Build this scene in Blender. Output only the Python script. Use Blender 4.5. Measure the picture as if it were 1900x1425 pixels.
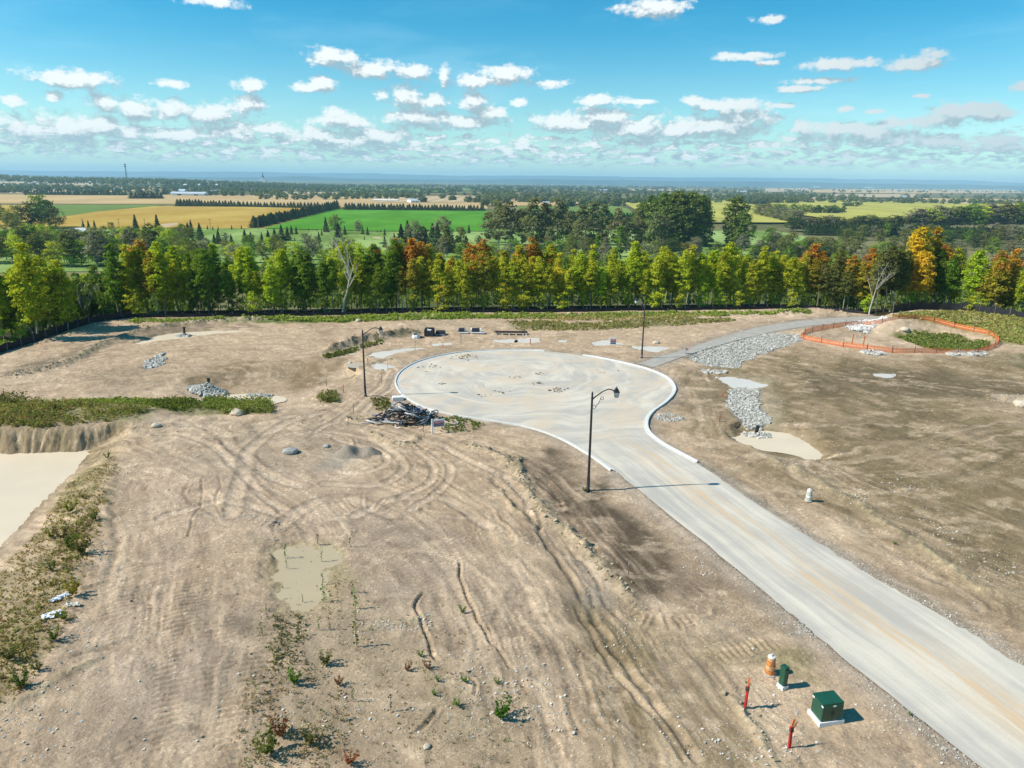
import bpy, bmesh, math, random
import numpy as np
from mathutils import Vector, Matrix
S = bpy.context.scene
for o in list(bpy.data.objects): bpy.data.objects.remove(o)
R = math.radians

# ------------------------------------------------------------------ camera
F_PX, CAM_H = 1317.0, 22.0                    # focal length for a 1900 px wide frame, metres above the road
PITCH, ROLL = math.atan((712.5-336)/F_PX), 0.0125
fwd = np.array([0, math.cos(PITCH), -math.sin(PITCH)])
up0 = np.array([0, math.sin(PITCH), math.cos(PITCH)]); rt0 = np.array([1., 0, 0])
upv = math.cos(ROLL)*up0 - math.sin(ROLL)*rt0
rtv = math.cos(ROLL)*rt0 + math.sin(ROLL)*up0
cd = bpy.data.cameras.new('camera'); cam = bpy.data.objects.new('camera', cd); S.collection.objects.link(cam)
cam.matrix_world = Matrix(((rtv[0], upv[0], -fwd[0], 0), (rtv[1], upv[1], -fwd[1], 0), (rtv[2], upv[2], -fwd[2], CAM_H), (0, 0, 0, 1)))
cd.sensor_width = 36; cd.lens = F_PX/1900*36; cd.clip_start = 0.5; cd.clip_end = 60000
S.camera = cam
S.render.resolution_x, S.render.resolution_y = 1024, 768

def ray(px, py):
    d = F_PX*fwd + (px-950)*rtv - (py-712.5)*upv
    return d/np.linalg.norm(d)
def G(px, py, z=0.0):                          # pixel of the photograph -> point on the level z
    d = ray(px, py); t = (z-CAM_H)/d[2]
    return (d[0]*t, d[1]*t)
def GP(l, z=0.0): return [G(x, y, z) for x, y in l]
def ppm(x, y, z=0):                            # photo pixels per metre at a point
    return F_PX/(np.dot(np.array([x, y, z-CAM_H]), fwd))

# ------------------------------------------------------------------ light
SUN_EL, SUN_AZ = R(43), R(261)                 # azimuth clockwise from +Y
w = bpy.data.worlds.new('World'); S.world = w; w.use_nodes = True
nt = w.node_tree; nt.nodes.clear()
class NG:
    def __init__(s, nt): s.nt = nt
    def n(s, t, **k):
        x = s.nt.nodes.new(t)
        for a, b in k.items(): setattr(x, a, b)
        return x
    def put(s, node, i, v):
        if isinstance(v, bpy.types.NodeSocket): s.nt.links.new(v, node.inputs[i])
        elif v is not None: node.inputs[i].default_value = v
    def m(s, op, a, b=None, c=None, clamp=False):
        x = s.n('ShaderNodeMath', operation=op, use_clamp=clamp)
        for i, v in enumerate((a, b, c)):
            if v is not None: s.put(x, i, v)
        return x.outputs[0]
    def vm(s, op, a, b=None, c=None):
        x = s.n('ShaderNodeVectorMath', operation=op)
        for i, v in enumerate((a, b, c)):
            if v is not None: s.put(x, i, v)
        return x.outputs['Value'] if op in ('LENGTH', 'DOT_PRODUCT', 'DISTANCE') else x.outputs[0]
    def sm(s, v, lo, hi, a=0., b=1.):
        x = s.n('ShaderNodeMapRange', interpolation_type='SMOOTHSTEP')
        for i, q in enumerate((v, lo, hi, a, b)): s.put(x, i, q)
        return x.outputs[0]
    def mix(s, f, a, b, mode='MIX'):
        x = s.n('ShaderNodeMix', data_type='RGBA', blend_type=mode)
        s.put(x, 0, f); s.put(x, 6, a if not isinstance(a, tuple) else (*a[:3], 1)); s.put(x, 7, b if not isinstance(b, tuple) else (*b[:3], 1))
        return x.outputs[2]
    def noise(s, vec, scale, detail=4, rough=.55, dist=0., dim='3D'):
        x = s.n('ShaderNodeTexNoise', noise_dimensions=dim)
        s.put(x, 'Vector', vec); s.put(x, 'Scale', scale); s.put(x, 'Detail', detail); s.put(x, 'Roughness', rough); s.put(x, 'Distortion', dist)
        return x.outputs['Fac']
    def comb(s, a, b, c=0.):
        x = s.n('ShaderNodeCombineXYZ')
        for i, v in enumerate((a, b, c)): s.put(x, i, v)
        return x.outputs[0]
    def sep(s, v):
        x = s.n('ShaderNodeSeparateXYZ'); s.put(x, 0, v); return x.outputs
g = NG(nt)
sky = g.n('ShaderNodeTexSky', sky_type='NISHITA', sun_disc=False)
sky.sun_elevation = SUN_EL; sky.sun_rotation = SUN_AZ; sky.altitude = 300
sky.air_density = 1.0; sky.dust_density = 0.35; sky.ozone_density = 2.2
tc = g.n('ShaderNodeTexCoord'); dx, dy, dz = g.sep(tc.outputs['Generated'])
az = g.m('ARCTAN2', dx, dy); el = g.m('ARCSINE', dz)
P0 = g.comb(az, el, 0.)
def azel(px, py):
    d = ray(px, py); return math.atan2(d[0], d[1]), math.asin(d[2])
BL = [(135,146,75,15),(100,140,35,10),(320,157,26,7),(460,157,27,11),(620,108,48,15),(690,128,50,16),(765,134,40,13),(575,163,35,9),(598,150,20,13),(826,142,12,16),(890,150,60,12),(940,138,48,14),
 (1215,15,58,17),(1425,36,25,8),(395,2,45,9),(1385,104,52,8),(1425,117,22,5),(1555,121,58,11),(1600,118,25,8),(1700,116,48,14),(1735,100,25,10),(1525,150,55,6),(1490,165,38,6),(20,186,25,9),(97,177,17,9),(1020,155,28,7),
 (192,190,32,17),(250,202,38,20),(325,204,38,17),(458,196,35,16),(388,216,48,20),(710,176,13,11),(755,182,28,20),(803,189,36,11),(880,190,24,20),(905,208,30,14),(635,224,48,19),(775,222,50,20),(860,226,62,13),(962,190,14,7),
 (1115,186,40,9),(1190,189,30,4),(1285,187,18,9),(1345,196,55,11),(1120,218,70,18),(1040,226,50,14),(1070,232,80,12),(1180,240,85,22),(1250,246,60,15),(1380,216,60,20),(1330,236,100,22),(1490,238,24,15),(1565,240,65,12),(1655,230,28,11),(1790,208,68,17),(1840,215,40,12),(1620,252,90,15),(1740,262,70,11),(1850,262,45,13),(1450,196,20,5),(1565,203,18,6),(1620,207,22,4),(1710,178,16,4),(1895,160,20,12),(1740,225,60,14),
 (130,240,75,26),(40,236,60,20),(190,232,40,18),(240,246,45,12),(490,238,48,10),(580,250,60,14),(330,250,60,12),(420,244,40,12),(650,262,90,12),(700,250,60,12)]
def dens(off):
    p = g.vm('ADD', P0, (off[0], off[1], 0))
    cur = None
    for (cx, cy, hw, hh) in BL:
        a, e = azel(cx, cy); a2, _ = azel(cx+hw, cy); _, e2 = azel(cx, cy-hh)
        sx, sy = 1/((a2-a)*1.12), 1/((e2-e)*1.15)
        q = g.vm('LENGTH', g.vm('MULTIPLY_ADD', p, (sx, sy, 0), (-a*sx, -e*sy, 0)))
        cur = q if cur is None else g.m('SMOOTH_MIN', cur, q, 0.25)
    pv = g.vm('MULTIPLY', p, (1, 1.5, 1))
    n1 = g.noise(pv, 44, 8, .62, 0., '2D')
    n2 = g.noise(pv, 150, 4, .6, .1, '2D')
    e = g.sep(p)[1]
    band = g.m('MULTIPLY', g.sm(e, .006, .026), g.sm(e, .078, .05))
    nb = g.noise(g.vm('MULTIPLY', p, (1, 3.2, 1)), 42, 7, .62, .2, '2D')
    low = g.m('ADD', g.m('MULTIPLY', g.m('SUBTRACT', nb, .5), 4.2), g.m('MULTIPLY_ADD', band, 1.7, -1.52))
    a = g.m('SUBTRACT', 1.0, cur)
    a = g.m('MULTIPLY_ADD', g.m('SUBTRACT', n1, .5), 2.3, a)
    a = g.m('MULTIPLY_ADD', g.m('SUBTRACT', n2, .5), .7, a)
    return g.m('MAXIMUM', a, low)
d0 = dens((0, 0)); d1 = dens((-.005, .013))
alpha = g.sm(d0, -.30, .50)
nbig = g.noise(P0, 9, 3, .5, 0., '2D')
alpha = g.m('MULTIPLY', alpha, g.sm(el, .004, .03))
shade = g.sm(g.m('SUBTRACT', d0, d1), -.22, .72)
shade = g.m('MULTIPLY', shade, g.sm(az, .62, .12, .42, 1.0), clamp=True)
cloud = g.mix(shade, (2.5, 3.1, 3.4), (6.6, 6.7, 6.5))
skc = g.mix(1.0, sky.outputs[0], g.mix(g.sm(el, .02, .22), (.72, .98, .90), (.10, .70, .84)), 'MULTIPLY')
thin = g.m('MULTIPLY', g.sm(el, .0, .02), g.m('MULTIPLY', g.sm(g.noise(g.vm('MULTIPLY', P0, (1, 5, 1)), 4, 5, .6, .3, '2D'), .45, .8), g.sm(el, .30, .10)))
skc = g.mix(g.m('MULTIPLY', thin, .15), skc, (5, 7, 8))
col = g.mix(g.m('MULTIPLY', alpha, .93), skc, cloud)
bg = g.n('ShaderNodeBackground'); g.put(bg, 0, col); bg.inputs[1].default_value = 0.112
wo = g.n('ShaderNodeOutputWorld'); nt.links.new(bg.outputs[0], wo.inputs[0])
try:
    w.cycles.sampling_method = 'MANUAL'; w.cycles.sample_map_resolution = 512
except Exception: pass
sl = bpy.data.lights.new('sun', 'SUN'); sl.energy = 4.2; sl.angle = R(0.53); sl.color = (1, .955, .88)
so = bpy.data.objects.new('sun', sl); S.collection.objects.link(so)
sd_ = Vector((math.sin(SUN_AZ)*math.cos(SUN_EL), math.cos(SUN_AZ)*math.cos(SUN_EL), math.sin(SUN_EL)))
so.rotation_euler = sd_.to_track_quat('Z', 'Y').to_euler(); so.location = (-60, -10, 60)
S.view_settings.view_transform = 'Standard'; S.view_settings.look = 'None'
S.view_settings.exposure = 0.55; S.view_settings.gamma = 1.0; S.view_settings.use_curve_mapping = False
S.cycles.max_bounces = 5; S.cycles.diffuse_bounces = 3; S.cycles.glossy_bounces = 2; S.cycles.transparent_max_bounces = 4
S.cycles.transmission_bounces = 2; S.cycles.volume_bounces = 1; S.cycles.caustics_reflective = False; S.cycles.caustics_refractive = False
S.cycles.sample_clamp_indirect = 5

# ------------------------------------------------------------------ helpers
rnd = random.Random(7); rng = np.random.default_rng(11)
C = S.collection
def tag(o, label=None, cat=None, group=None, kind=None):
    if label: o['label'] = label
    if cat: o['category'] = cat
    if group: o['group'] = group
    if kind: o['kind'] = kind
    return o
def empty(name, loc=(0, 0, 0), rz=0, label=None, cat=None, group=None):
    o = bpy.data.objects.new(name, None); C.objects.link(o); o.location = loc; o.rotation_euler = (0, 0, rz); o.empty_display_size = .3
    return tag(o, label, cat, group)
def mesh_np(name, V, Fq, mats=(), parent=None, smooth=False, loc=None, link=True, data_only=False, midx=None):
    """V (n,3), Fq: (m,3|4) int array or list of arrays with 3 and 4 columns"""
    me = bpy.data.meshes.new(name)
    V = np.asarray(V, np.float32); Fl = Fq if isinstance(Fq, list) and isinstance(Fq[0], np.ndarray) else [Fq]
    Fl = [np.asarray(f, np.int32) for f in Fl if len(f)]
    me.vertices.add(len(V)); me.vertices.foreach_set('co', V.ravel())
    nl = sum(f.size for f in Fl); nf = sum(len(f) for f in Fl)
    me.loops.add(nl); me.loops.foreach_set('vertex_index', np.concatenate([f.ravel() for f in Fl]))
    tot = np.concatenate([np.full(len(f), f.shape[1], np.int32) for f in Fl])
    st = np.concatenate([[0], np.cumsum(tot)[:-1]]).astype(np.int32)
    me.polygons.add(nf); me.polygons.foreach_set('loop_start', st); me.polygons.foreach_set('loop_total', tot)
    if midx is not None: me.polygons.foreach_set('material_index', np.asarray(midx, np.int32))
    me.update(calc_edges=True)
    me.polygons.foreach_set('use_smooth', np.full(nf, bool(smooth)))
    for m_ in mats: me.materials.append(m_)
    if data_only: return me
    o = bpy.data.objects.new(name, me)
    if link: C.objects.link(o)
    if parent: o.parent = parent
    if loc is not None: o.location = loc
    return o
def attr(me, name, arr):
    a = me.attributes.new(name, 'FLOAT', 'POINT'); a.data.foreach_set('value', np.asarray(arr, np.float32))
def cattr(me, name, arr):
    a = me.attributes.new(name, 'FLOAT_COLOR', 'POINT')
    arr = np.asarray(arr, np.float32)
    if arr.shape[1] == 3: arr = np.hstack([arr, np.ones((len(arr), 1), np.float32)])
    a.data.foreach_set('color', arr.ravel())
class MB:                                      # collects shapes, links them as one mesh object
    def __init__(s): s.v = []; s.f3 = []; s.f4 = []; s.n = 0
    def add(s, V, F):
        V = np.asarray(V, float); F = np.asarray(F, int)
        s.v.append(V); (s.f4 if F.shape[1] == 4 else s.f3).append(F+s.n); s.n += len(V); return s
    def box(s, c, d, rz=0, taper=1.0, skew=(0, 0), M=None):
        x, y, z = d[0]/2, d[1]/2, d[2]/2
        V = np.array([[-x,-y,-z],[x,-y,-z],[x,y,-z],[-x,y,-z],[-x*taper+skew[0],-y*taper+skew[1],z],[x*taper+skew[0],-y*taper+skew[1],z],[x*taper+skew[0],y*taper+skew[1],z],[-x*taper+skew[0],y*taper+skew[1],z]])
        cr, sr = math.cos(rz), math.sin(rz)
        V = V@np.array([[cr, sr, 0], [-sr, cr, 0], [0, 0, 1]])
        if M is not None: V = V@np.array(M).T
        V = V+np.array(c)
        return s.add(V, [[0,3,2,1],[4,5,6,7],[0,1,5,4],[1,2,6,5],[2,3,7,6],[3,0,4,7]])
    def tube(s, pts, r, k=8, cap=True):
        pts = np.asarray(pts, float); n = len(pts)
        r = np.full(n, r) if np.isscalar(r) else np.asarray(r, float)
        T = np.gradient(pts, axis=0); T /= np.linalg.norm(T, axis=1)[:, None]+1e-9
        ref = np.array([0, 0, 1.]) if abs(T[0][2]) < .9 else np.array([1., 0, 0])
        V = []
        for i in range(n):
            a = np.cross(T[i], ref); a /= np.linalg.norm(a)+1e-9; b = np.cross(T[i], a); ref = -np.cross(T[i], a) if False else ref
            for j in range(k):
                t = 2*math.pi*j/k; V.append(pts[i]+r[i]*(math.cos(t)*a+math.sin(t)*b))
        F = [[i*k+j, i*k+(j+1) % k, (i+1)*k+(j+1) % k, (i+1)*k+j] for i in range(n-1) for j in range(k)]
        s.add(V, F)
        if cap:
            b0 = s.n-n*k
            s.f3.append(np.array([[b0, b0+j, b0+j+1] for j in range(1, k-1)])); e = b0+(n-1)*k
            s.f3.append(np.array([[e, e+j+1, e+j] for j in range(1, k-1)]))
        return s
    def lathe(s, prof, c=(0, 0, 0), k=16, ph=0):
        V = []; n = len(prof)
        for r_, z in prof:
            for j in range(k):
                t = 2*math.pi*j/k+ph; V.append((c[0]+r_*math.cos(t), c[1]+r_*math.sin(t), c[2]+z))
        F = [[i*k+j, i*k+(j+1) % k, (i+1)*k+(j+1) % k, (i+1)*k+j] for i in range(n-1) for j in range(k)]
        s.add(V, F); b0 = s.n-n*k; e = s.n-k
        s.f3.append(np.array([[b0, b0+j+1, b0+j] for j in range(1, k-1)])); s.f3.append(np.array([[e, e+j, e+j+1] for j in range(1, k-1)]))
        return s
    def build(s, name, mat, parent=None, loc=None, smooth=False):
        fl = []
        if s.f3: fl.append(np.vstack(s.f3))
        if s.f4: fl.append(np.vstack(s.f4))
        return mesh_np(name, np.vstack(s.v), fl, (mat,) if mat else (), parent, smooth, loc)

def mat(name, base, rough=.85, var=.15, scale=3., bump=0., metal=0., detail=5, spec=.3, scale2=None):
    m = bpy.data.materials.new(name); m.use_nodes = True; g = NG(m.node_tree); b = m.node_tree.nodes['Principled BSDF']
    tcn = g.n('ShaderNodeTexCoord').outputs['Object']
    nz = g.noise(tcn, scale, detail, .6)
    lo = tuple(c*(1-var) for c in base); hi = tuple(min(1, c*(1+var)) for c in base)
    c = g.mix(g.sm(nz, .3, .7), lo, hi)
    g.put(b, 'Base Color', c); g.put(b, 'Roughness', rough); g.put(b, 'Metallic', metal); g.put(b, 'Specular IOR Level', spec)
    if bump:
        bn = g.n('ShaderNodeBump'); g.put(bn, 'Strength', .6); g.put(bn, 'Distance', bump); g.put(bn, 'Height', g.noise(tcn, scale*3, 4)); g.put(b, 'Normal', bn.outputs[0])
    return m

# numpy value noise
_T = rng.random((256, 256)).astype(np.float32)
def vn(x, y, seed=0):
    x = x+seed*17.13; y = y+seed*9.77
    xi = np.floor(x).astype(np.int64); yi = np.floor(y).astype(np.int64)
    fx = x-xi; fy = y-yi; fx = fx*fx*(3-2*fx); fy = fy*fy*(3-2*fy)
    a = _T[xi & 255, yi & 255]; b = _T[(xi+1) & 255, yi & 255]; c = _T[xi & 255, (yi+1) & 255]; d = _T[(xi+1) & 255, (yi+1) & 255]
    return (a*(1-fx)+b*fx)*(1-fy)+(c*(1-fx)+d*fx)*fy
def fbm(x, y, o=4, seed=0, g_=.5):
    s = 0; a = 1; t = 0
    for i in range(o):
        s = s+a*vn(x*2**i, y*2**i, seed+i*3); t += a; a *= g_
    return s/t
def ss(x, a, b):
    t = np.clip((x-a)/(b-a), 0, 1); return t*t*(3-2*t)
def pcoord(P, pts):
    """arc length s, signed distance t (left positive) of points P to an open polyline"""
    pts = np.asarray(pts, float); best = np.full(len(P), 1e18); s_ = np.zeros(len(P)); t_ = np.zeros(len(P)); L = 0
    for a, b in zip(pts[:-1], pts[1:]):
        d = b-a; l = np.hypot(*d); u = d/l; q = P-a
        al = np.clip(q@u, 0, l); near = a+al[:, None]*u; dd = ((P-near)**2).sum(1)
        m_ = dd < best; best[m_] = dd[m_]; s_[m_] = (L+al)[m_]
        cr = u[0]*q[:, 1]-u[1]*q[:, 0]; t_[m_] = np.sign(cr[m_])*np.sqrt(dd[m_]); L += l
    return s_, t_
def sdp(P, poly):
    """signed distance to a closed polygon, negative inside"""
    poly = np.asarray(poly, float); n = len(poly); best = np.full(len(P), 1e18); ins = np.zeros(len(P), bool)
    for i in range(n):
        a = poly[i]; b = poly[(i+1) % n]; d = b-a; q = P-a
        al = np.clip((q@d)/(d@d), 0, 1); dd = ((q-al[:, None]*d)**2).sum(1); best = np.minimum(best, dd)
        c = ((a[1] > P[:, 1]) != (b[1] > P[:, 1])); xx = (b[0]-a[0])*(P[:, 1]-a[1])/((b[1]-a[1])+1e-12)+a[0]
        ins ^= (c & (P[:, 0] < xx))
    d = np.sqrt(best); d[ins] *= -1; return d
def near(P, pts, m_):
    pts = np.asarray(pts); lo = pts.min(0)-m_; hi = pts.max(0)+m_
    return np.where((P[:, 0] > lo[0]) & (P[:, 0] < hi[0]) & (P[:, 1] > lo[1]) & (P[:, 1] < hi[1]))[0]
def smooth_line(pts, n=4):
    """Catmull-Rom through the points"""
    p = np.asarray(pts, float); p = np.vstack([2*p[0]-p[1], p, 2*p[-1]-p[-2]]); out = []
    for i in range(1, len(p)-2):
        for k in range(n):
            t = k/n; out.append(.5*((2*p[i])+(-p[i-1]+p[i+1])*t+(2*p[i-1]-5*p[i]+4*p[i+1]-p[i+2])*t*t+(-p[i-1]+3*p[i]-3*p[i+1]+p[i+2])*t**3))
    out.append(p[-2]); return np.array(out)

# ------------------------------------------------------------------ the site: where things lie (traced on the ground plane)
road_in = [(1140,873),(1095,842),(1040,812),(980,792),(900,778),(840,769),(790,755),(757,737),(741,718),(740,702),(753,686),(782,671),(830,659),(880,653),(950,650.5),(1000,651.5),(1050,656),(1100,663),(1150,673),(1200,686),(1234,701),(1247,716),(1247,729),(1232,746),(1207,764),(1196,782),(1200,802),(1226,824),(1262,844),(1290,859)]
kerb_line = smooth_line(GP(road_in), 5)
edgeL = GP([(1140,873),(1233,948),(1400,1083),(1480,1150),(1525,1187),(1700,1329),(1822,1425),(1960,1535),(2200,1730)])
edgeR = GP([(1290,859),(1397,930),(1505,1000),(1600,1058),(1700,1116),(1800,1176),(1900,1236),(2050,1326),(2400,1540)])
def wob(l, a, seed, step=1.0):
    l = smooth_line(l, 8); out = []
    for i, p in enumerate(l): out.append(p+a*(np.array([vn(i*.9, 3.3, seed), vn(i*.9, 7.7, seed+5)])-.5)*2)
    out[0] = l[0]; return np.array(out)
eL = wob(edgeL, .10, 3); eR = wob(edgeR, .22, 8)
road_poly = np.vstack([eL[::-1], kerb_line[1:-1], eR])
path_up = GP([(1187,675),(1215,664),(1250,655),(1290,642),(1340,626),(1400,609.5),(1450,600.5),(1500,594),(1560,589.5),(1640,586.5)])
path_lo = GP([(1211,682.5),(1245,670),(1285,656),(1320,645),(1370,631),(1420,619),(1470,609.5),(1530,602),(1580,597),(1640,593)])
path_poly = np.vstack([smooth_line(path_up, 3), smooth_line(path_lo, 3)[::-1]])
fence_L = GP([(-60,668),(0,655),(60,636),(130,612),(165,601),(205,594),(245,589.5)])
fence_B = GP([(245,589.5),(330,588.5),(480,587),(640,584),(800,581.5),(960,579.5),(1190,577),(1440,574),(1520,575.5),(1592,582)])
fence_R = GP([(1655,592),(1690,586),(1740,584.5),(1780,586.5),(1830,594),(1900,607),(1990,622)])
fa = np.array(fence_L+fence_B[1:]+fence_R); fa = fa[np.argsort(fa[:, 0])]
def beyond(x, y): return y-np.interp(x, fa[:, 0], fa[:, 1])-np.where(x < fa[0, 0], (fa[0, 0]-x)*-1.0, 0)*0
PZ = -1.5                                       # left pond level
pond_rim = GP([(-420,803),(0,801),(60,799),(150,796),(235,786),(262,792),(248,830),(222,870),(204,1000),(165,1120),(85,1260),(0,1330),(-160,1500),(-420,1500)])
rimN = GP([(-420,803),(0,801),(60,799),(150,796),(235,786),(262,792)]); rimE = GP([(262,792),(248,830),(222,870),(204,1000),(165,1120),(85,1260),(0,1330),(-160,1500)])
b2_rim = GP([(318,722),(330,702),(420,680),(560,668),(650,668),(668,690),(640,712),(600,738),(520,752),(360,748)])
b2N = GP([(318,722),(330,702),(420,680),(560,668),(650,668)]); b2S = GP([(640,712),(600,738),(520,750),(360,746),(318,722)])
b3_rim = GP([(1350,790),(1395,775),(1450,780),(1500,790),(1545,815),(1560,842),(1520,856),(1450,850),(1400,838),(1350,812)])
ring = GP([(1486,628),(1500,618),(1545,608),(1590,603),(1640,605),(1700,602.5),(1745,605),(1790,612),(1835,622),(1852,634),(1846,643),(1815,654),(1790,655),(1720,655),(1660,655),(1600,649),(1545,641),(1500,633)])
# linear relief: (pixel polyline, half width m, height m, kind)  r = crumbly ridge, g = gully
LIN = [([(860,824),(900,838),(935,850),(955,880),(985,925),(1020,962),(1060,1002)], .8, .24, 'r'), ([(1040,975),(1075,1005),(1110,1040),(1150,1078)], .65, .24, 'r'),
 ([(955,848),(968,872),(965,895)], .45, .25, 'r'), ([(1135,1068),(1165,1100),(1185,1125)], .5, .2, 'r'),
 ([(596,655),(625,645),(665,634),(700,628),(745,620),(780,614)], 1.3, .75, 'r'), ([(700,776),(640,779)], .6, .2, 'r'), ([(690,803),(730,823),(760,826),(785,806)], .6, .26, 'r'),
 ([(905,882),(930,905),(962,940),(985,965),(1005,985)], .5, -.22, 'g'), ([(925,905),(955,945),(985,965)], .3, .16, 'r'),
 ([(985,940),(1004,960),(1003,990),(1025,1025),(1060,1075),(1085,1120)], .30, -.22, 'g'), ([(1045,1010),(1100,1060),(1115,1100)], .25, -.12, 'g'), ([(1085,1120),(1140,1200),(1200,1290),(1260,1370),(1300,1425)], .35, -.22, 'g'),
 ([(1060,1115),(1110,1190),(1150,1260),(1220,1340),(1280,1425)], .22, -.14, 'g'), ([(850,1040),(858,1080),(880,1130),(893,1160),(915,1200)], .17, -.22, 'g'), ([(900,1155),(930,1210),(952,1240)], .16, -.16, 'g'),
 ([(785,1092),(772,1115),(780,1145),(795,1180),(800,1205),(815,1225)], .18, -.22, 'g'), ([(865,1250),(882,1268),(880,1290)], .14, -.16, 'g'), ([(812,1305),(790,1340),(770,1360)], .2, -.18, 'g'),
 ([(1345,1280),(1370,1310),(1400,1350),(1430,1390),(1450,1405)], .38, .20, 'r'), ([(700,1165),(740,1155),(780,1142)], .5, .1, 'r'),
 ([(1290,865),(1380,940),(1480,1020),(1600,1100),(1750,1200),(1900,1290)], .9, .22, 'r'), ([(1320,880),(1420,955),(1540,1045),(1700,1150),(1900,1270)], .5, -.14, 'g'),
 ([(1500,850),(1600,880),(1700,905),(1800,880),(1850,862),(1990,855)], .6, -.14, 'g'), ([(1380,815),(1430,850),(1480,875),(1580,930),(1700,1010),(1800,1070),(1900,1120)], .9, .18, 'r'),
 ([(0,705),(60,690),(130,672),(190,640),(250,618),(330,603),(420,597),(520,594)], 1.2, .35, 'r'), ([(60,640),(150,618),(240,607),(330,606)], 1.0, .2, 'r'),
 ([(560,700),(640,690),(700,672),(740,665)], .6, .18, 'r'), ([(1430,585),(1520,580),(1590,590)], 1.6, .6, 'r'), ([(560,590),(500,592),(400,598),(330,603)], 1.0, .22, 'r'),
 ([(1840,735),(1870,742),(1910,748),(1990,752)], 1.1, .55, 'r'), ([(372,890),(376,915),(370,950)], .14, -.14, 'g'), ([(402,880),(410,900),(400,930),(408,960)], .14, -.12, 'g'), ([(366,945),(358,965),(350,1000)], .14, -.14, 'g'),
 ([(205,925),(215,1000),(190,1100)], .4, -.10, 'g'), ([(350,785),(395,805),(415,830)], .35, -.16, 'g'),
 ([(0,1330),(60,1290),(130,1250),(200,1215)], .5, .12, 'r'), ([(90,1120),(150,1095),(205,1080)], .3, .1, 'r'), ([(120,1230),(180,1210),(230,1200)], .3, -.12, 'g')]
# tracked ground: guide line, half width, rut amplitude, cleats
TRK = [([(470,790),(560,770),(640,790),(740,815),(850,860),(940,930),(1010,1020),(1090,1130),(1180,1260),(1290,1425)], 7.0, .055, 0),
 ([(880,830),(980,880),(1060,980),(1160,1100),(1210,1180)], 3.2, .07, .05), ([(230,820),(300,860),(360,900),(450,960)], 4., .05, 0),
 ([(250,890),(240,1000),(215,1150),(160,1425)], 3.8, .03, .05), ([(330,900),(345,1000),(330,1150),(290,1425)], 2.6, .035, .07), ([(500,960),(490,1080),(470,1200),(420,1425)], 2.6, .035, .07),
 ([(700,670),(660,720),(620,750),(560,790)], 2.2, .06, 0), ([(560,660),(680,650),(800,640),(980,640),(1100,650),(1200,650)], 3.2, .07, 0), ([(0,690),(200,660),(420,640),(640,640)], 5., .06, 0), ([(0,722),(250,700),(420,690)], 4., .06, 0),
 ([(620,960),(700,950),(800,1010),(860,1100),(900,1250),(930,1425)], 3.5, .05, .04), ([(1300,1130),(1200,1130),(1100,1040)], 1.6, .05, .05), ([(800,800),(880,815),(970,850),(1030,900),(1100,980)], 2., .07, 0),
 ([(640,820),(720,870),(745,890),(700,905)], 1.6, .09, 0), ([(1280,690),(1300,760),(1330,830),(1440,900),(1600,1000),(1800,1120)], 3.0, .05, 0), ([(1420,670),(1560,690),(1700,715),(1900,740)], 5., .05, 0), ([(1560,870),(1700,850),(1900,800)], 6., .03, 0), ([(1530,880),(1700,960),(1900,1050)], 5., .05, 0),
 ([(430,610),(700,606),(1000,616),(1300,600),(1480,590)], 3., .05, 0), ([(1240,1190),(1330,1180),(1400,1150)], 1.4, .04, 0), ([(1330,1230),(1400,1215),(1480,1200)], 1.2, .05, .05),
 ([(1380,1425),(1450,1405),(1600,1380),(1720,1370)], 1.2, .06, 0)]
TRK += [([(520,800),(620,840),(720,880),(840,940),(930,1040),(1010,1160),(1080,1290),(1130,1425)], 4.5, .05, 0), ([(760,830),(860,870),(960,960),(1040,1070),(1130,1200),(1230,1340),(1290,1425)], 2.6, .065, 0), ([(400,830),(480,880),(560,930),(620,990)], 2.5, .05, 0), ([(1330,900),(1450,985),(1600,1085),(1750,1180),(1900,1275)], 1.3, .07, .03)]
PALE = [(smooth_line(GP(p), 6), w_) for p, w_ in [([(560,905),(500,880),(440,840),(400,800),(330,785)],.45),([(540,960),(470,900),(420,850),(350,810),(290,805)],.35),([(430,960),(450,890),(470,830),(520,790),(600,765)],.5),([(600,900),(690,905),(745,880),(740,850),(690,820),(600,800)],.35),([(620,880),(680,880),(720,862),(700,838),(620,815)],.3),([(660,960),(740,930),(830,930),(900,980)],.4),([(770,840),(800,870),(790,900),(740,925)],.3),([(800,840),(832,872),(815,910),(760,945)],.3),([(640,780),(740,805),(850,845),(950,900),(1000,960)],.35),([(520,980),(580,940),(640,930),(720,960)],.5),([(300,960),(420,935),(520,960)],.4),([(690,670),(716,690),(690,730),(640,770),(590,800)],.3),([(712,672),(735,694),(712,730),(670,765)],.3)]]
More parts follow.
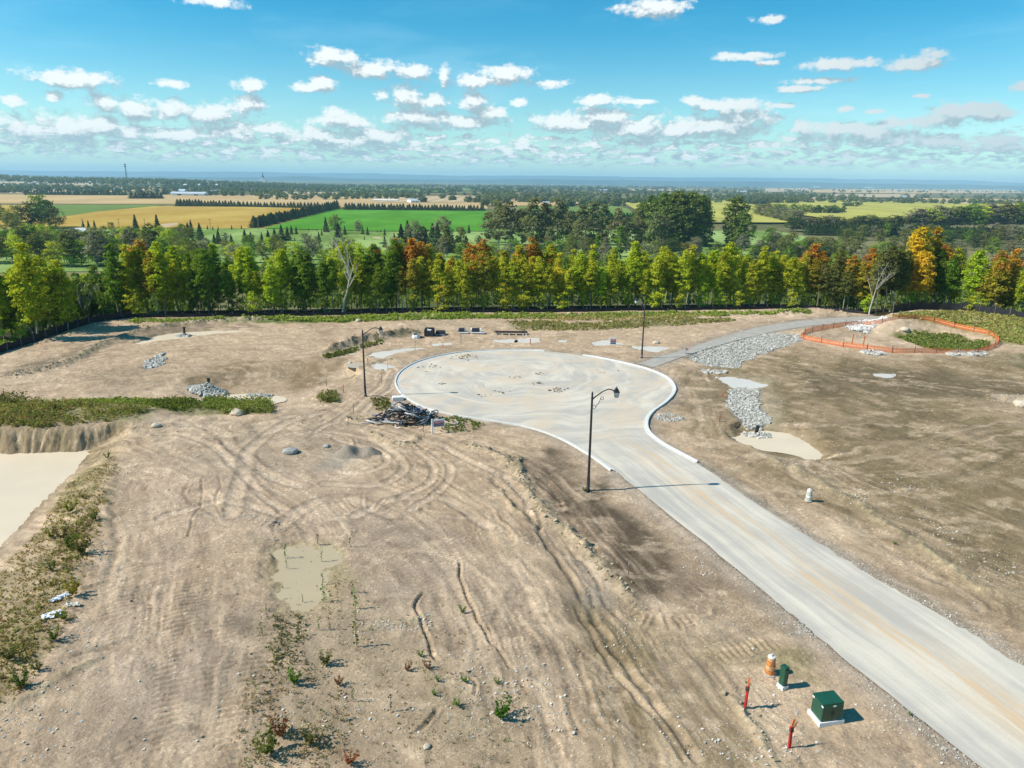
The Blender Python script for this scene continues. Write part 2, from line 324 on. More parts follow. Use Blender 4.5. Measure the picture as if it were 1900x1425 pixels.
PUD = [('mud', [(250,636),(268,630),(292,622),(325,616.5),(370,613.5),(445,611.5),(430,615),(400,617.5),(360,622),(300,630),(262,637)]),
 ('mud', [(415,726),(424,721),(470,720),(488,722),(512,724),(516,729),(500,732),(486,735),(462,735),(430,733)]),
 ('white', [(682,660),(692,655),(715,651),(745,647),(772,646),(788,646),(768,649),(745,653),(722,659),(714,663),(700,663)]),
 ('white', [(690,678),(704,674),(716,672),(714,676),(733,680),(712,684),(697,683)]), ('white', [(800,638),(812,636),(830,637),(822,640),(806,641)]),
 ('white', [(918,632),(932,630),(950,631),(946,635),(924,634)]), ('white', [(968,630),(985,628),(1002,632),(985,635),(964,634)]), ('white', [(1034,631),(1046,630),(1054,632),(1046,635),(1034,634)]),
 ('white', [(1099,636),(1108,632),(1130,631),(1146,635),(1164,640),(1130,640),(1103,640)]), ('white', [(1172,641),(1190,643),(1215,642),(1243,645),(1230,650),(1214,653),(1195,650),(1180,646)]),
 ('white', [(1338,700),(1346,699),(1374,702),(1402,709),(1424,714),(1400,718),(1368,718),(1352,711),(1341,705)]),
 ('mud', [(1362,803),(1385,799),(1415,796),(1450,796),(1472,802),(1492,812),(1512,824),(1526,834),(1515,838),(1492,840),(1475,832),(1450,825),(1425,823),(1402,816),(1375,811)]),
 ('white', [(1622,694),(1634,692),(1652,694),(1640,698),(1624,698)]),
 ('olive', [(512,1022),(535,1014),(575,1016),(612,1014),(628,1022),(622,1040),(615,1060),(618,1090),(605,1110),(580,1124),(550,1130),(524,1128),(510,1100),(511,1060)]),
 ('silt', [(652,677),(662,675),(668,676),(660,679)]), ('white', [(645,655),(652,653),(660,655),(650,657)])]
PUD = [(k, smooth_line(GP(p)+[GP(p)[0]], 4)[:-1]) for k, p in PUD]
RIP = [[(1275,664),(1292,652),(1330,638),(1380,626),(1440,617.5),(1475,620),(1496,630),(1470,638),(1440,648),(1410,658),(1385,668),(1362,683),(1335,680),(1312,678),(1295,672)],
 [(1358,724),(1372,718),(1398,719),(1412,726),(1410,745),(1418,765),(1428,782),(1402,789),(1378,784),(1362,770),(1350,748)],
 [(1565,604),(1590,597),(1612,594),(1640,596),(1655,602),(1620,606),(1600,611),(1580,610)], [(1758,656),(1775,650),(1800,649),(1830,652),(1836,656),(1800,658),(1770,659)],
 [(264,681),(275,670),(287,664),(300,655),(301,668),(300,676),(290,681),(275,684)]]
RIP = [np.array(GP(p)) for p in RIP]
# colour patches: polygon, colour, feather m, strength
c_pale = (.60,.465,.335); c_sand = (.49,.365,.25); c_damp = (.30,.22,.145); c_grey = (.33,.29,.25); c_olive = (.30,.245,.135); c_green = (.13,.17,.045); c_pink = (.56,.43,.32)
PAT = [([(1260,690),(1480,640),(1600,665),(1960,660),(2100,1290),(1700,1060),(1420,900),(1290,800)], (.255,.195,.112), 3.0, .92),
 ([(1480,690),(1600,678),(1750,690),(1960,720),(1990,760),(1750,740),(1600,735),(1450,750)], (.175,.135,.08), 2.5, .8), ([(1520,750),(1700,745),(1760,790),(1640,850),(1540,800)], (.20,.155,.088), 3., .7),
 ([(1440,1000),(1330,890),(1290,862),(1400,930),(1560,1035),(1900,1235),(1960,1290),(1700,1170)], (.215,.168,.10), .9, .85),
 ([(950,850),(1030,862),(1090,905),(1240,1005),(1310,1090),(1290,1115),(1190,1120),(1090,1010),(1000,930)], (.135,.10,.068), 1.3, .95), ([(1020,830),(1085,870),(1120,900),(1085,930),(1020,890)], (.155,.118,.08), 1., .9),
 ([(960,930),(1010,950),(1060,1030),(1110,1120),(1080,1160),(1010,1040),(970,980)], (.25,.20,.15), .8, .7), ([(1070,1040),(1110,1070),(1140,1130),(1090,1130)], (.29,.26,.22), .8, .6),
 ([(240,850),(420,830),(640,850),(760,930),(720,1000),(480,1010),(300,1050),(220,1000)], c_pink, 3., .6), ([(300,780),(620,770),(700,840),(600,880),(300,870)], (.47,.37,.27), 2.5, .6),
 ([(600,830),(660,825),(690,850),(640,870),(590,860)], (.36,.33,.28), 1., .5),
 ([(210,1060),(300,1030),(640,1150),(620,1300),(350,1425),(120,1425),(120,1250)], (.47,.365,.275), 3., .75), ([(640,960),(840,960),(960,1100),(1000,1250),(760,1200),(640,1120)], (.38,.295,.22), 2.5, .7),
 ([(1080,1140),(1180,1130),(1320,1270),(1420,1425),(1180,1425),(1100,1300)], (.29,.225,.13), 2., .75), ([(1240,1215),(1300,1190),(1480,1210),(1500,1250),(1340,1230)], (.33,.27,.15), .8, .7),
 ([(500,1010),(520,1005),(620,1008),(640,1030),(630,1120),(560,1140),(500,1135)], (.37,.30,.175), .9, .85),
 ([(440,1150),(640,1120),(760,1160),(920,1250),(1000,1340),(900,1425),(420,1425),(440,1300)], (.34,.27,.18), 2.5, .65),
 ([(230,800),(200,900),(150,1050),(60,1230),(-100,1425),(-100,1100),(60,980),(128,860),(190,830)], (.30,.245,.135), .8, .85), ([(-200,798),(240,790),(180,830),(0,834),(-200,836)], (.33,.255,.155), .3, .85),
 ([(330,705),(430,672),(560,662),(650,664),(600,700),(540,718),(400,718)], (.30,.22,.135), .8, .85), ([(130,690),(280,680),(360,720),(200,740)], (.30,.23,.155), 2., .4),
 ([(600,653),(665,632),(745,617),(790,614),(780,622),(700,635),(640,652)], (.22,.185,.115), .5, .9), ([(0,710),(130,672),(250,630),(370,612),(480,606),(460,600),(330,600),(200,630),(60,675),(0,690)], (.25,.195,.135), 1., .8),
 ([(-100,742),(60,738),(130,748),(240,742),(380,740),(500,738),(505,765),(420,772),(300,768),(270,785),(-100,798)], (.20,.20,.085), .6, .75),
 ([(940,598),(1060,600),(1200,594),(1340,592),(1360,597),(1260,604),(1100,612),(960,612)], (.19,.18,.075), .8, .75), ([(240,590),(500,590),(800,585),(1050,581),(1350,579),(1500,578),(1500,582),(1050,589),(800,593),(500,600),(400,598),(240,596)], (.12,.17,.04), .8, .9),
 ([(1650,598),(1750,592),(1850,600),(1990,618),(1990,660),(1850,632),(1760,605),(1680,603)], (.22,.21,.085), 1., .9), ([(1660,614),(1720,610),(1800,622),(1840,638),(1800,650),(1740,640),(1690,625)], (.17,.175,.06), .8, .85),
 ([(1800,655),(1850,650),(1990,670),(1990,700),(1880,680)], (.19,.165,.09), 1., .8), ([(1840,733),(1880,740),(1990,745),(1990,765),(1880,752)], (.52,.44,.34), .6, .8),
 ([(1400,600),(1540,583),(1590,592),(1500,600)], (.27,.22,.15), 1., .6), ([(1270,680),(1330,690),(1350,740),(1330,800),(1290,790),(1250,740)], (.27,.21,.135), 1.5, .7),
 ([(1380,835),(1420,832),(1500,848),(1480,862),(1400,850)], (.26,.205,.14), .4, .8), ([(1430,1300),(1300,1290),(1340,1270),(1400,1350),(1460,1420),(1420,1425)], (.46,.38,.25), .4, .6),
 ([(760,595),(1000,595),(1000,610),(760,610)], (.44,.35,.25), 1.5, .6), ([(1350,690),(1440,700),(1450,790),(1420,790),(1400,720)], (.38,.31,.21), .8, .7)]
PAT = [(np.array(GP(p)), np.array(c), f, s_) for p, c, f, s_ in PAT]
LIN = [(smooth_line(GP(p), 5), w_, h_, k) for p, w_, h_, k in LIN]
TRK = [(smooth_line(GP(p), 5), w_, a_, c_) for p, w_, a_, c_ in TRK]
pond_w = GP([(-430,815),(0,815),(100,815),(190,818),(220,840),(170,900),(150,960),(110,1030),(70,1090),(20,1140),(-60,1210),(-420,1420)], PZ)

def terrain(x, y, color=False):
    x = np.asarray(x, float).ravel(); y = np.asarray(y, float).ravel(); P = np.stack([x, y], 1); n = len(x)
    by = beyond(x, y)
    out = ss(by, 4, 40); z = -.17*np.maximum(by-6, 0); z = np.maximum(z, -20)
    site = 1-ss(by, -1, 3)
    und = (fbm(x/14, y/14, 3, 1)-.5)*.5*site + (fbm(x/4, y/4, 3, 2)-.5)*.16*site
    rough = (fbm(x/1.1, y/1.1, 5, 3, .66)-.5)*.15*(.5+ss(fbm(x/8, y/8, 3, 4), .4, .6))
    col = None
    if color:
        a = fbm(x/18, y/18, 4, 21); b = fbm(x/3.5, y/3.5, 5, 24, .6); c = fbm(x/.7, y/.7, 4, 27, .65)
        col = np.array(c_sand)*np.ones((n, 1))
        col = col+(np.array(c_pale)-col)*ss(a*.55+b*.45, .46, .62)[:, None]*.75
        col = col+(np.array(c_damp)-col)*(ss(fbm(x/9, y/9, 4, 31)*.6+b*.4, .50, .70)[:, None]*np.where(x > 25, .3, .6)[:, None])
    # patches
    if color:
        wx = (fbm(x/2.2, y/2.2, 4, 41)-.5)*3.2
        for poly, c_, f_, s_ in PAT:
            i = near(P, poly, f_*2+1.5)
            if not len(i): continue
            d = sdp(P[i], poly)+wx[i]*min(1, f_)
            m_ = (1-ss(d, -f_, f_))*s_*(.62+.6*ss(fbm(x[i]/3.1, y[i]/5.2, 4, 43), .36, .6)); m_ = np.minimum(m_, 1); col[i] += (c_-col[i])*m_[:, None]
    zz = und+rough*site
    trk = np.zeros(n)
    for pts, w_, a_, cl in TRK:
        i = near(P, pts, w_*1.5)
        if not len(i): continue
        s_, t_ = pcoord(P[i], pts); m_ = 1-ss(np.abs(t_)+(fbm(x[i]/2, y[i]/2, 2, 50)-.5)*w_*.9, w_*.55, w_*1.15)
        t2 = t_+(fbm(s_/7, t_/6, 3, 55)-.5)*3.4
        pm_ = ss(fbm(s_/5, t_/2.2, 3, 58), .38, .62)
        rut = (fbm(s_/6, t2/.34, 4, int(w_*7) % 50+60, .62)-.5)*2
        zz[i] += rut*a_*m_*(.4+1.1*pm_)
        if cl:
            cm = m_*ss(fbm(t_/1.0, s_/12, 2, 70), .42, .56)*ss(fbm(s_/3, t_/1.5, 2, 72), .3, .5)
            zz[i] += np.sin(s_*2*math.pi/.36+np.sin(t_*1.3)*.8+rng.random(len(i))*.5)*cl*.9*cm
        trk = np.maximum(trk, 0); trk[i] = np.maximum(trk[i], m_)
        if color:
            st = fbm(s_/12, t2/.55, 3, 80+int(w_) % 9, .6)
            col[i] += (np.array(c_pale)*1.04-col[i])*(ss(st, .54, .74)*m_*.45*(.4+.6*pm_))[:, None]
            col[i] += (col[i]*.70-col[i])*(ss(st, .46, .28)*m_*.4*(.4+.6*pm_))[:, None]
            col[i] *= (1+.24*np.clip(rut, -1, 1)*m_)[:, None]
    for pts, w_ in PALE:
        i = near(P, pts, w_*3)
        if not len(i): continue
        s_, t_ = pcoord(P[i], pts); t_ = t_+(fbm(s_/2, s_*0+5, 2, 161)-.5)*.5; f = np.exp(-(t_/w_)**2)*ss(fbm(s_/1.6, t_/.5, 4, 163, .65), .32, .55)
        zz[i] -= .05*np.exp(-(t_/w_)**2); zz[i] += .05*np.exp(-((np.abs(t_)-w_*1.35)/(w_*.4))**2)
        if color: col[i] += (np.array((.66,.52,.39))-col[i])*(f*.6)[:, None]; col[i] *= (1-.22*np.exp(-((np.abs(t_)-w_*1.3)/(w_*.35))**2))[:, None]
    # basins
    i = near(P, pond_rim, 8)
    if len(i):
        Q = P[i]; d = sdp(Q, pond_rim); ins = d < 0
        _, tn = pcoord(Q, rimN); _, te = pcoord(Q, rimE); dn = np.abs(tn); de = np.abs(te)
        rill = (fbm((Q[:, 0]+Q[:, 1]*.35)/.42+fbm(Q[:, 0]/2, Q[:, 1]/2, 2, 90)*2.2, Q[:, 1]/2.2, 4, 91, .65)-.5)*1.25
        rill2 = fbm((Q[:, 0]*.45+Q[:, 1]*.9)/.36, (Q[:, 0]*.9-Q[:, 1]*.45)/5, 3, 93, .6)-.5
        rf = fbm(Q[:, 0]/.16, Q[:, 1]/.9, 3, 97)-.5; f = np.minimum(ss(dn+rill*.42+rf*.3, .1, 1.2+1.6*vn(Q[:, 0]/4, Q[:, 0]*0, 99)), ss((de+rill2*1.1)/np.interp(Q[:, 1], [30, 36, 42, 50, 58, 64], [12.5, 10.5, 8.2, 6.0, 5.0, 4.5]), .04, 1.))
        zz[i] = np.where(ins, zz[i]*(1-f)+f*(PZ-.16)+rill2*.34*f*(1-f)*4*ss(dn, 1.5, 3), zz[i])
        flat = f > .93
        if color:
            m_ = ins*(1-ss(dn, 1.3, 2.2)); col[i] *= (.92+(rill*.7+rf*.9)*m_)[:, None]
            me_ = ins*ss(dn, 1.6, 2.6)*(1-ss(f, .8, 1)); col[i] *= (1+rill2*1.1*me_)[:, None]
            wm = ins*ss(f, .80, .90)*(1-ss(f, .93, .97)); col[i] += (np.array((.27,.21,.135))-col[i])*(wm*.55)[:, None]; m_ = ins*ss(f, .955, 1.); col[i] += (np.array((.45,.375,.27))-col[i])*(m_*.8)[:, None]
    for rim, nn, south, wn, wsouth, dep in ((b2_rim, b2N, b2S, 5.5, 2.0, .95), (b3_rim, GP([(1395,775),(1450,780),(1500,790),(1545,815),(1560,842)]), GP([(1350,790),(1350,812),(1400,838),(1450,850),(1520,856)]), 3., 1.6, .55), (ring, ring[:9], ring[9:], 5., 5., .8)):
        i = near(P, rim, 2)
        if not len(i): continue
        Q = P[i]; d = sdp(Q, rim); _, a_ = pcoord(Q, nn); _, b_ = pcoord(Q, south)
        ri = fbm((Q[:, 0]+Q[:, 1]*.3)/.5, Q[:, 1]/4, 3, 95)-.5
        f = np.minimum(ss(np.abs(a_)+ri*1.1, 0, wn), ss(np.abs(b_), 0, wsouth))
        zz[i] = np.where(d < 0, zz[i]-dep*f+ri*.22*f*(1-f)*4, zz[i])
    # berm with grass at the far right, weed berm at the left
    for ln, w_, h_ in ((GP([(1650,600),(1720,590),(1790,592),(1850,602),(1960,622)]), 5., 1.1), (GP([(-200,775),(60,772),(200,768),(260,775)]), 3.5, .35)):
        i = near(P, ln, w_*1.6)
        if len(i): _, t_ = pcoord(P[i], ln); zz[i] += h_*(1-ss(np.abs(t_), w_*.2, w_*1.5))
    for pts, w_, h_, k in LIN:
        i = near(P, pts, w_*3.2)
        if not len(i): continue
        Q = P[i]; s_, t_ = pcoord(Q, pts); L = s_.max()+1e-6
        t_ = t_+(fbm(s_/2.2, s_*0+3, 4, 101)-.5)*w_*1.8
        e_ = ss(s_, 0, w_*2)*(1-ss(s_, L-w_*2, L)) if L > w_*5 else 1
        f = np.exp(-(t_/(w_*.62))**2)*e_
        if k == 'r':
            cr = fbm(Q[:, 0]/.45, Q[:, 1]/.45, 4, 105, .65); cr2 = np.abs(fbm(s_/.5, t_/1.4, 3, 107)-.5)*2
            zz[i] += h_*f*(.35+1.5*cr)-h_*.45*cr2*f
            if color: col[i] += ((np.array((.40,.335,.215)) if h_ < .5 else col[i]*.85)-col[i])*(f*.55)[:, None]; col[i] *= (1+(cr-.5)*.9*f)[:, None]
        else:
            h_ = h_*.62; w_ = w_*.8
            f = np.exp(-(t_/(w_*.62))**2)*e_; zz[i] += h_*f+abs(h_)*.35*np.exp(-((np.abs(t_)-w_*1.3)/(w_*.4))**2)*e_
            if color: col[i] += (np.array((.20,.165,.11))-col[i])*(f**1.5*.45)[:, None]
    if color:
        fl = fbm((x*.8+y*.6)/.5, (x*.6-y*.8)/6, 4, 141, .6); col *= (1+(fl-.5)*.35*site)[:, None]
        dk = ss(fbm(x/1.4, y/1.4, 5, 145, .7), .60, .72)*ss(fbm(x/11, y/11, 3, 147), .42, .6)*site; col *= (1-.25*dk)[:, None]; zz -= dk*.03
        pl = ss(fbm(x/2.6, y/1.7, 5, 151, .68), .56, .70)*site; col += (np.array(c_pale)*1.12-col)*(pl*.40)[:, None]
    # puddle beds
    for k, poly in PUD:
        i = near(P, poly, 1.5)
        if not len(i): continue
        d = sdp(P[i], poly)+(fbm(x[i]/.9, y[i]/.9, 4, 131)-.5)*(2.2 if k == 'olive' else 1.1); f = 1-ss(d, -.15, .75); mu = {'olive': .065, 'mud': .12}.get(k, .06)
        lev = LEV.get(id(poly), 0.)
        zz[i] = zz[i]*(1-f)+f*(lev-mu)
        if color: col[i] += (np.array((.40,.33,.23) if k != 'olive' else (.42,.345,.21))-col[i])*(1-ss(d, -.3, .7))[:, None]*.8
    # road, path
    for poly, hh, fw in ((road_poly, -.05, .55), (path_poly, -.03, .6)):
        i = near(P, poly, 1.5)
        if not len(i): continue
        d = sdp(P[i], poly); f = 1-ss(d, .12, fw*1.6); e_ = (fbm(P[i][:, 0]/.5, P[i][:, 1]/.5, 3, 111)-.5)*.06
        zz[i] = np.where(d < .02, hh, zz[i]*(1-f)+f*(.0+e_))
        if color: col[i] += (np.array(c_grey)*1.05-col[i])*((1-ss(d, .2, 2.0))*.55)[:, None]
    for poly in RIP:
        i = near(P, poly, 1.5)
        if not len(i): continue
        d = sdp(P[i], poly); f = 1-ss(d, -.6, .6); zz[i] = zz[i]*(1-f*.7)-.12*f
        if color: col[i] += (np.array((.25,.24,.225))-col[i])*(1-ss(d, -.3, .4))[:, None]
    z = z+zz*(1-out)
    if color:
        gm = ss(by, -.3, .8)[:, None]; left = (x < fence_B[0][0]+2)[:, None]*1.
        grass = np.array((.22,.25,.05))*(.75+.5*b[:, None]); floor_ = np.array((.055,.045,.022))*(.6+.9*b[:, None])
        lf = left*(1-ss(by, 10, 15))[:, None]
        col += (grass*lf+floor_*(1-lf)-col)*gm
        grit = rng.random(n); dens_ = ss(fbm(x/1.6, y/1.6, 3, 121), .46, .66)
        col *= (1+(c-.5)*.55)[:, None]
        col *= np.where((grit < .02+.07*dens_), 1.5, 1)[:, None]; col *= np.where(grit > .975, .68, 1)[:, None]
        col = col*np.array((.965, .915, .845))
        return z, np.clip(col, .01, .8)
    return z
LEV = {id(PUD[0][1]): -.12, id(PUD[1][1]): -.80, id(PUD[11][1]): -.42}
def H(x, y): return float(terrain([x], [y])[0])
def on(px, py, it=4):                          # photo pixel -> point on the modelled ground
    z = 0.
    for _ in range(it):
        x, y = G(px, py, z); z = H(x, y)
    return (x, y, z)

# ------------------------------------------------------------------ ground mesh (denser near the camera's place)
nr, nc = 950, 850
q = np.linspace(16.5**-.5, 165**-.5, nr); D = q**-2
u = np.linspace(-1, 1, nc)
X = (u[None, :]*(.77*(D[:, None]+6)+5)); Y = np.repeat(D[:, None], nc, 1)
X = X+(rng.random(X.shape)-.5)*.01
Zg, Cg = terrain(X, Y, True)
V = np.stack([X.ravel(), Y.ravel(), Zg], 1); idx = np.arange(nr*nc).reshape(nr, nc)
Fq = np.stack([idx[:-1, :-1], idx[:-1, 1:], idx[1:, 1:], idx[1:, :-1]], -1).reshape(-1, 4)
def ground_mat():
    m = bpy.data.materials.new('bare_soil'); m.use_nodes = True; g = NG(m.node_tree); b = m.node_tree.nodes['Principled BSDF']
    a = g.n('ShaderNodeVertexColor', layer_name='Col').outputs[0]; tcn = g.n('ShaderNodeTexCoord').outputs['Object']
    n1 = g.noise(tcn, 6, 6, .68); n2 = g.noise(tcn, 38, 3, .6); n3 = g.noise(tcn, .35, 5, .6)
    v = g.m('ADD', g.m('MULTIPLY_ADD', g.m('SUBTRACT', n1, .5), .5, 1), g.m('MULTIPLY', g.m('SUBTRACT', n2, .5), .6))
    v = g.m('MULTIPLY', v, g.m('MULTIPLY_ADD', g.m('SUBTRACT', n3, .5), .35, 1))
    c = g.mix(1., a, g.comb(v, v, v), 'MULTIPLY'); g.put(b, 'Base Color', c)
    g.put(b, 'Roughness', .95); g.put(b, 'Specular IOR Level', .12)
    bn = g.n('ShaderNodeBump'); g.put(bn, 'Strength', .9); g.put(bn, 'Distance', .10); g.put(bn, 'Height', g.m('ADD', n1, g.m('MULTIPLY', n2, .35))); g.put(b, 'Normal', bn.outputs[0])
    return m
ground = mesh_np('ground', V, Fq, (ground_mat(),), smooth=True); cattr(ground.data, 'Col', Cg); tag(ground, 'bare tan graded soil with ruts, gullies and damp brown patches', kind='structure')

# ------------------------------------------------------------------ road, path, kerbs, water
def sheet(name, pts, z, m, kind='structure', label=None):
    bm = bmesh.new(); vs = [bm.verts.new((p[0], p[1], z)) for p in pts]; f = bm.faces.new(vs)
    if f.normal.z < 0 or f.calc_area() and True:
        bm.normal_update()
        if f.normal.z < 0: f.normal_flip()
    bmesh.ops.triangulate(bm, faces=[f]); me = bpy.data.meshes.new(name); bm.to_mesh(me); bm.free(); me.materials.append(m)
    o = bpy.data.objects.new(name, me); C.objects.link(o); return tag(o, label, kind=kind)
def road_mat():
    m = bpy.data.materials.new('dusty_asphalt'); m.use_nodes = True; g = NG(m.node_tree); b = m.node_tree.nodes['Principled BSDF']
    tcn = g.n('ShaderNodeTexCoord').outputs['Object']
    a, c = np.array(edgeL[0]), np.array(edgeL[5]); d = (c-a)/np.linalg.norm(c-a); mid = (np.array(edgeL[0])+np.array(edgeR[0]))/2; d = [float(v) for v in d]; mid = [float(v) for v in mid]
    cx, cy = (float(v) for v in kerb_line[20:110].mean(0))
    x, y, _ = g.sep(g.vm('SUBTRACT', tcn, (mid[0], mid[1], 0)))
    s_ = g.m('ADD', g.m('MULTIPLY', x, d[0]), g.m('MULTIPLY', y, d[1])); t_ = g.m('ADD', g.m('MULTIPLY', x, -d[1]), g.m('MULTIPLY', y, d[0]))
    wv = g.noise(tcn, .12, 2); t2 = g.m('ADD', t_, g.m('MULTIPLY', g.m('SUBTRACT', wv, .5), .9))
    strip = g.noise(g.comb(g.m('MULTIPLY', s_, .055), g.m('MULTIPLY', t2, 1.1), 0.), 1.0, 6, .68)
    rx, ry, _ = g.sep(g.vm('SUBTRACT', tcn, (cx, cy, 0))); rad = g.vm('LENGTH', g.vm('MULTIPLY', g.vm('SUBTRACT', tcn, (cx, cy, 0)), (1, 1, 0)))
    th = g.m('ARCTAN2', ry, rx)
    swirl = g.noise(g.comb(g.m('MULTIPLY', th, 1.3), g.m('MULTIPLY', g.m('ADD', rad, g.m('MULTIPLY', wv, 7)), .75), 0.), 1.0, 6, .68)
    inb = g.sm(s_, 0., -12.)                   # 1 in the bulb
    st = g.m('ADD', g.m('MULTIPLY', strip, g.m('SUBTRACT', 1., inb)), g.m('MULTIPLY', swirl, inb))
    big = g.noise(tcn, .16, 5, .6); fine = g.noise(tcn, 14, 4, .7)
    asph = (.44,.40,.34); dust = (.64,.565,.45); tan = (.60,.42,.25)
    c0 = g.mix(g.sm(g.m('ADD', g.m('MULTIPLY', st, .6), g.m('MULTIPLY', big, .4)), .40, .62), asph, dust)
    # tan dirt track carried along the road
    cen = g.m('ABSOLUTE', g.m('ADD', t2, -.35)); trk = g.m('MULTIPLY', g.sm(cen, 1.9, .2), g.sm(g.noise(g.comb(g.m('MULTIPLY', s_, .12), g.m('MULTIPLY', t2, 1.6), 3.), 1., 5, .7), .42, .62))
    trk = g.m('MULTIPLY', trk, g.m('SUBTRACT', 1., inb)); c0 = g.mix(g.m('MULTIPLY', trk, .9), c0, tan)
    c0 = g.mix(g.m('MULTIPLY', g.sm(st, .60, .74), .55), c0, (.68,.60,.47))
    c0 = g.mix(g.m('MULTIPLY', g.m('MULTIPLY', inb, g.sm(g.noise(tcn, .22, 6, .65, .5), .44, .62)), .75), c0, (.60,.475,.34))
    v = g.m('ADD', .86, g.m('MULTIPLY', fine, .28)); c0 = g.mix(1., c0, g.comb(v, v, v), 'MULTIPLY')
    g.put(b, 'Base Color', c0); g.put(b, 'Roughness', .9); g.put(b, 'Specular IOR Level', .2)
    bn = g.n('ShaderNodeBump'); g.put(bn, 'Strength', .4); g.put(bn, 'Distance', .01); g.put(bn, 'Height', fine); g.put(b, 'Normal', bn.outputs[0])
    return m
sheet('road', road_poly, .02, road_mat(), label='dusty grey asphalt road ending in a round turning bulb')
sheet('path', path_poly, .03, mat('path_asphalt', (.38,.345,.29), .9, .10, .8), label='narrow grey asphalt path leaving the turning bulb for the trees')
m_conc = mat('kerb_concrete', (.60,.58,.53), .85, .09, 1.4, bump=.01)
def sweep(name, pts, prof, m, label):
    pts = np.asarray(pts, float); T = np.gradient(pts, axis=0); T /= np.linalg.norm(T, axis=1)[:, None]; N = np.stack([-T[:, 1], T[:, 0]], 1)
    k = len(prof); V = np.array([[p[0]+n_[0]*o_, p[1]+n_[1]*o_, h] for p, n_ in zip(pts, N) for o_, h in prof])
    F = [[i*k+j, (i+1)*k+j, (i+1)*k+j+1, i*k+j+1] for i in range(len(pts)-1) for j in range(k-1)]
    e = len(pts)-1; F2 = [[0, 1, 2], [0, 2, 3]]
    return tag(mesh_np(name, V, F, (m,)), label, kind='structure')
ks = kerb_line; area = sum(ks[i][0]*ks[i+1][1]-ks[i+1][0]*ks[i][1] for i in range(len(ks)-1))
sgn = 1 if area < 0 else -1                    # offset direction pointing out of the road
prof = [(-sgn*.10, .012), (sgn*.0, .040), (sgn*.17, .032), (sgn*.20, .14), (sgn*.215, .15), (sgn*.35, .15), (sgn*.37, .13), (sgn*.38, -.1)]
px_k = np.array([[p[0], p[1]] for p in kerb_line])
gap0 = G(1022, 651.5); gap1 = G(1083, 660.5)
i0 = int(np.argmin(((px_k-gap0)**2).sum(1))); i1 = int(np.argmin(((px_k-gap1)**2).sum(1)))
sweep('kerb', kerb_line[:i0], prof, m_conc, 'pale concrete kerb round the left of the turning bulb')
sweep('kerb', kerb_line[i1:], prof, m_conc, 'pale concrete kerb round the right of the turning bulb')
def water_mat(name, c, rough=.25, bump=.004):
    m = bpy.data.materials.new(name); m.use_nodes = True; g = NG(m.node_tree); b = m.node_tree.nodes['Principled BSDF']
    tcn = g.n('ShaderNodeTexCoord').outputs['Object']
    g.put(b, 'Base Color', g.mix(g.sm(g.noise(tcn, .25, 4), .3, .7), tuple(v*.96 for v in c), tuple(v*1.04 for v in c)))
    g.put(b, 'Roughness', rough); g.put(b, 'IOR', 1.33); g.put(b, 'Specular IOR Level', .5)
    bn = g.n('ShaderNodeBump'); g.put(bn, 'Strength', .2); g.put(bn, 'Distance', bump); g.put(bn, 'Height', g.noise(tcn, 3, 3)); g.put(b, 'Normal', bn.outputs[0])
    return m
WM = {'mud': water_mat('silty_water', (.68,.55,.385), .45), 'white': water_mat('puddle_water', (.66,.60,.51), .3), 'olive': water_mat('olive_water', (.45,.355,.22), .5), 'silt': water_mat('thin_puddle_water', (.5,.43,.32), .2)}
def grow(poly, d):
    p = np.asarray(poly); c = p.mean(0); r_ = np.linalg.norm(p-c, axis=1)[:, None]; return c+(p-c)*(1+d/r_)
sheet('pond', pond_w, PZ, WM['mud'], label='cream silty pond in the basin at the left')
PL = ['long cream puddle near the fence at the far left', 'cream puddle behind the weeds beside the rock mound', 'long pale puddle right of the far left street lamp', 'small pale puddle with wheel ruts left of the kerb', 'small pale puddle behind the far kerb', 'pale puddle right of the stacked planks', 'pale puddle beside the orange stake behind the kerb', 'tiny oval pale puddle behind the kerb', 'pale puddle at the foot of the small far sign', 'pale puddle beside the right street lamp', 'pale wet puddle between the two stone beds', 'cream silty pond below the stone bed at the right', 'tiny pale puddle alone on the right lot', 'shallow olive puddle with seedlings in the middle of the near lot', 'tiny pale puddle by the orange stake', 'small pale puddle left of the far street lamp']
for (k, poly), lb in zip(PUD, PL):
    lev = LEV.get(id(poly), 0.); sheet('puddle', grow(poly, .8), lev-{'olive': .062, 'mud': .06}.get(k, .045), WM[k], label=lb)

# ------------------------------------------------------------------ the valley beyond the trees
VZ = -20.0
def far_mat(name, base, var=.2, scale=.02, stripe=None, v2=None):
    m = bpy.data.materials.new(name); m.use_nodes = True; g = NG(m.node_tree); b = m.node_tree.nodes['Principled BSDF']
    tcn = g.n('ShaderNodeTexCoord').outputs['Object']
    n1 = g.noise(g.vm('MULTIPLY', tcn, (1, .35, 1)), scale, 6, .62); n2 = g.noise(tcn, scale*12, 3, .6)
    f = g.m('ADD', g.m('MULTIPLY', n1, .75), g.m('MULTIPLY', n2, .25))
    c = g.mix(g.sm(f, .38, .62), tuple(x*(1-var) for x in base), tuple(x*(1+var) for x in (v2 or base)))
    if stripe:
        x, y, _ = g.sep(tcn); s_ = g.m('SINE', g.m('MULTIPLY', g.m('ADD', g.m('MULTIPLY', x, stripe[0]), g.m('MULTIPLY', y, stripe[1])), 2*math.pi))
        c = g.mix(g.m('MULTIPLY', g.sm(s_, 0., .6), .45), c, tuple(min(1, x*1.5) for x in base))
    g.put(b, 'Base Color', c); g.put(b, 'Roughness', 1.); g.put(b, 'Specular IOR Level', 0.); return m
gy = np.array([120, 125, 130, 140, 155, 175, 200, 240, 300, 420, 700, 1500, 4000, 23500.]); gx = np.linspace(-1, 1, 61)
Vv = []
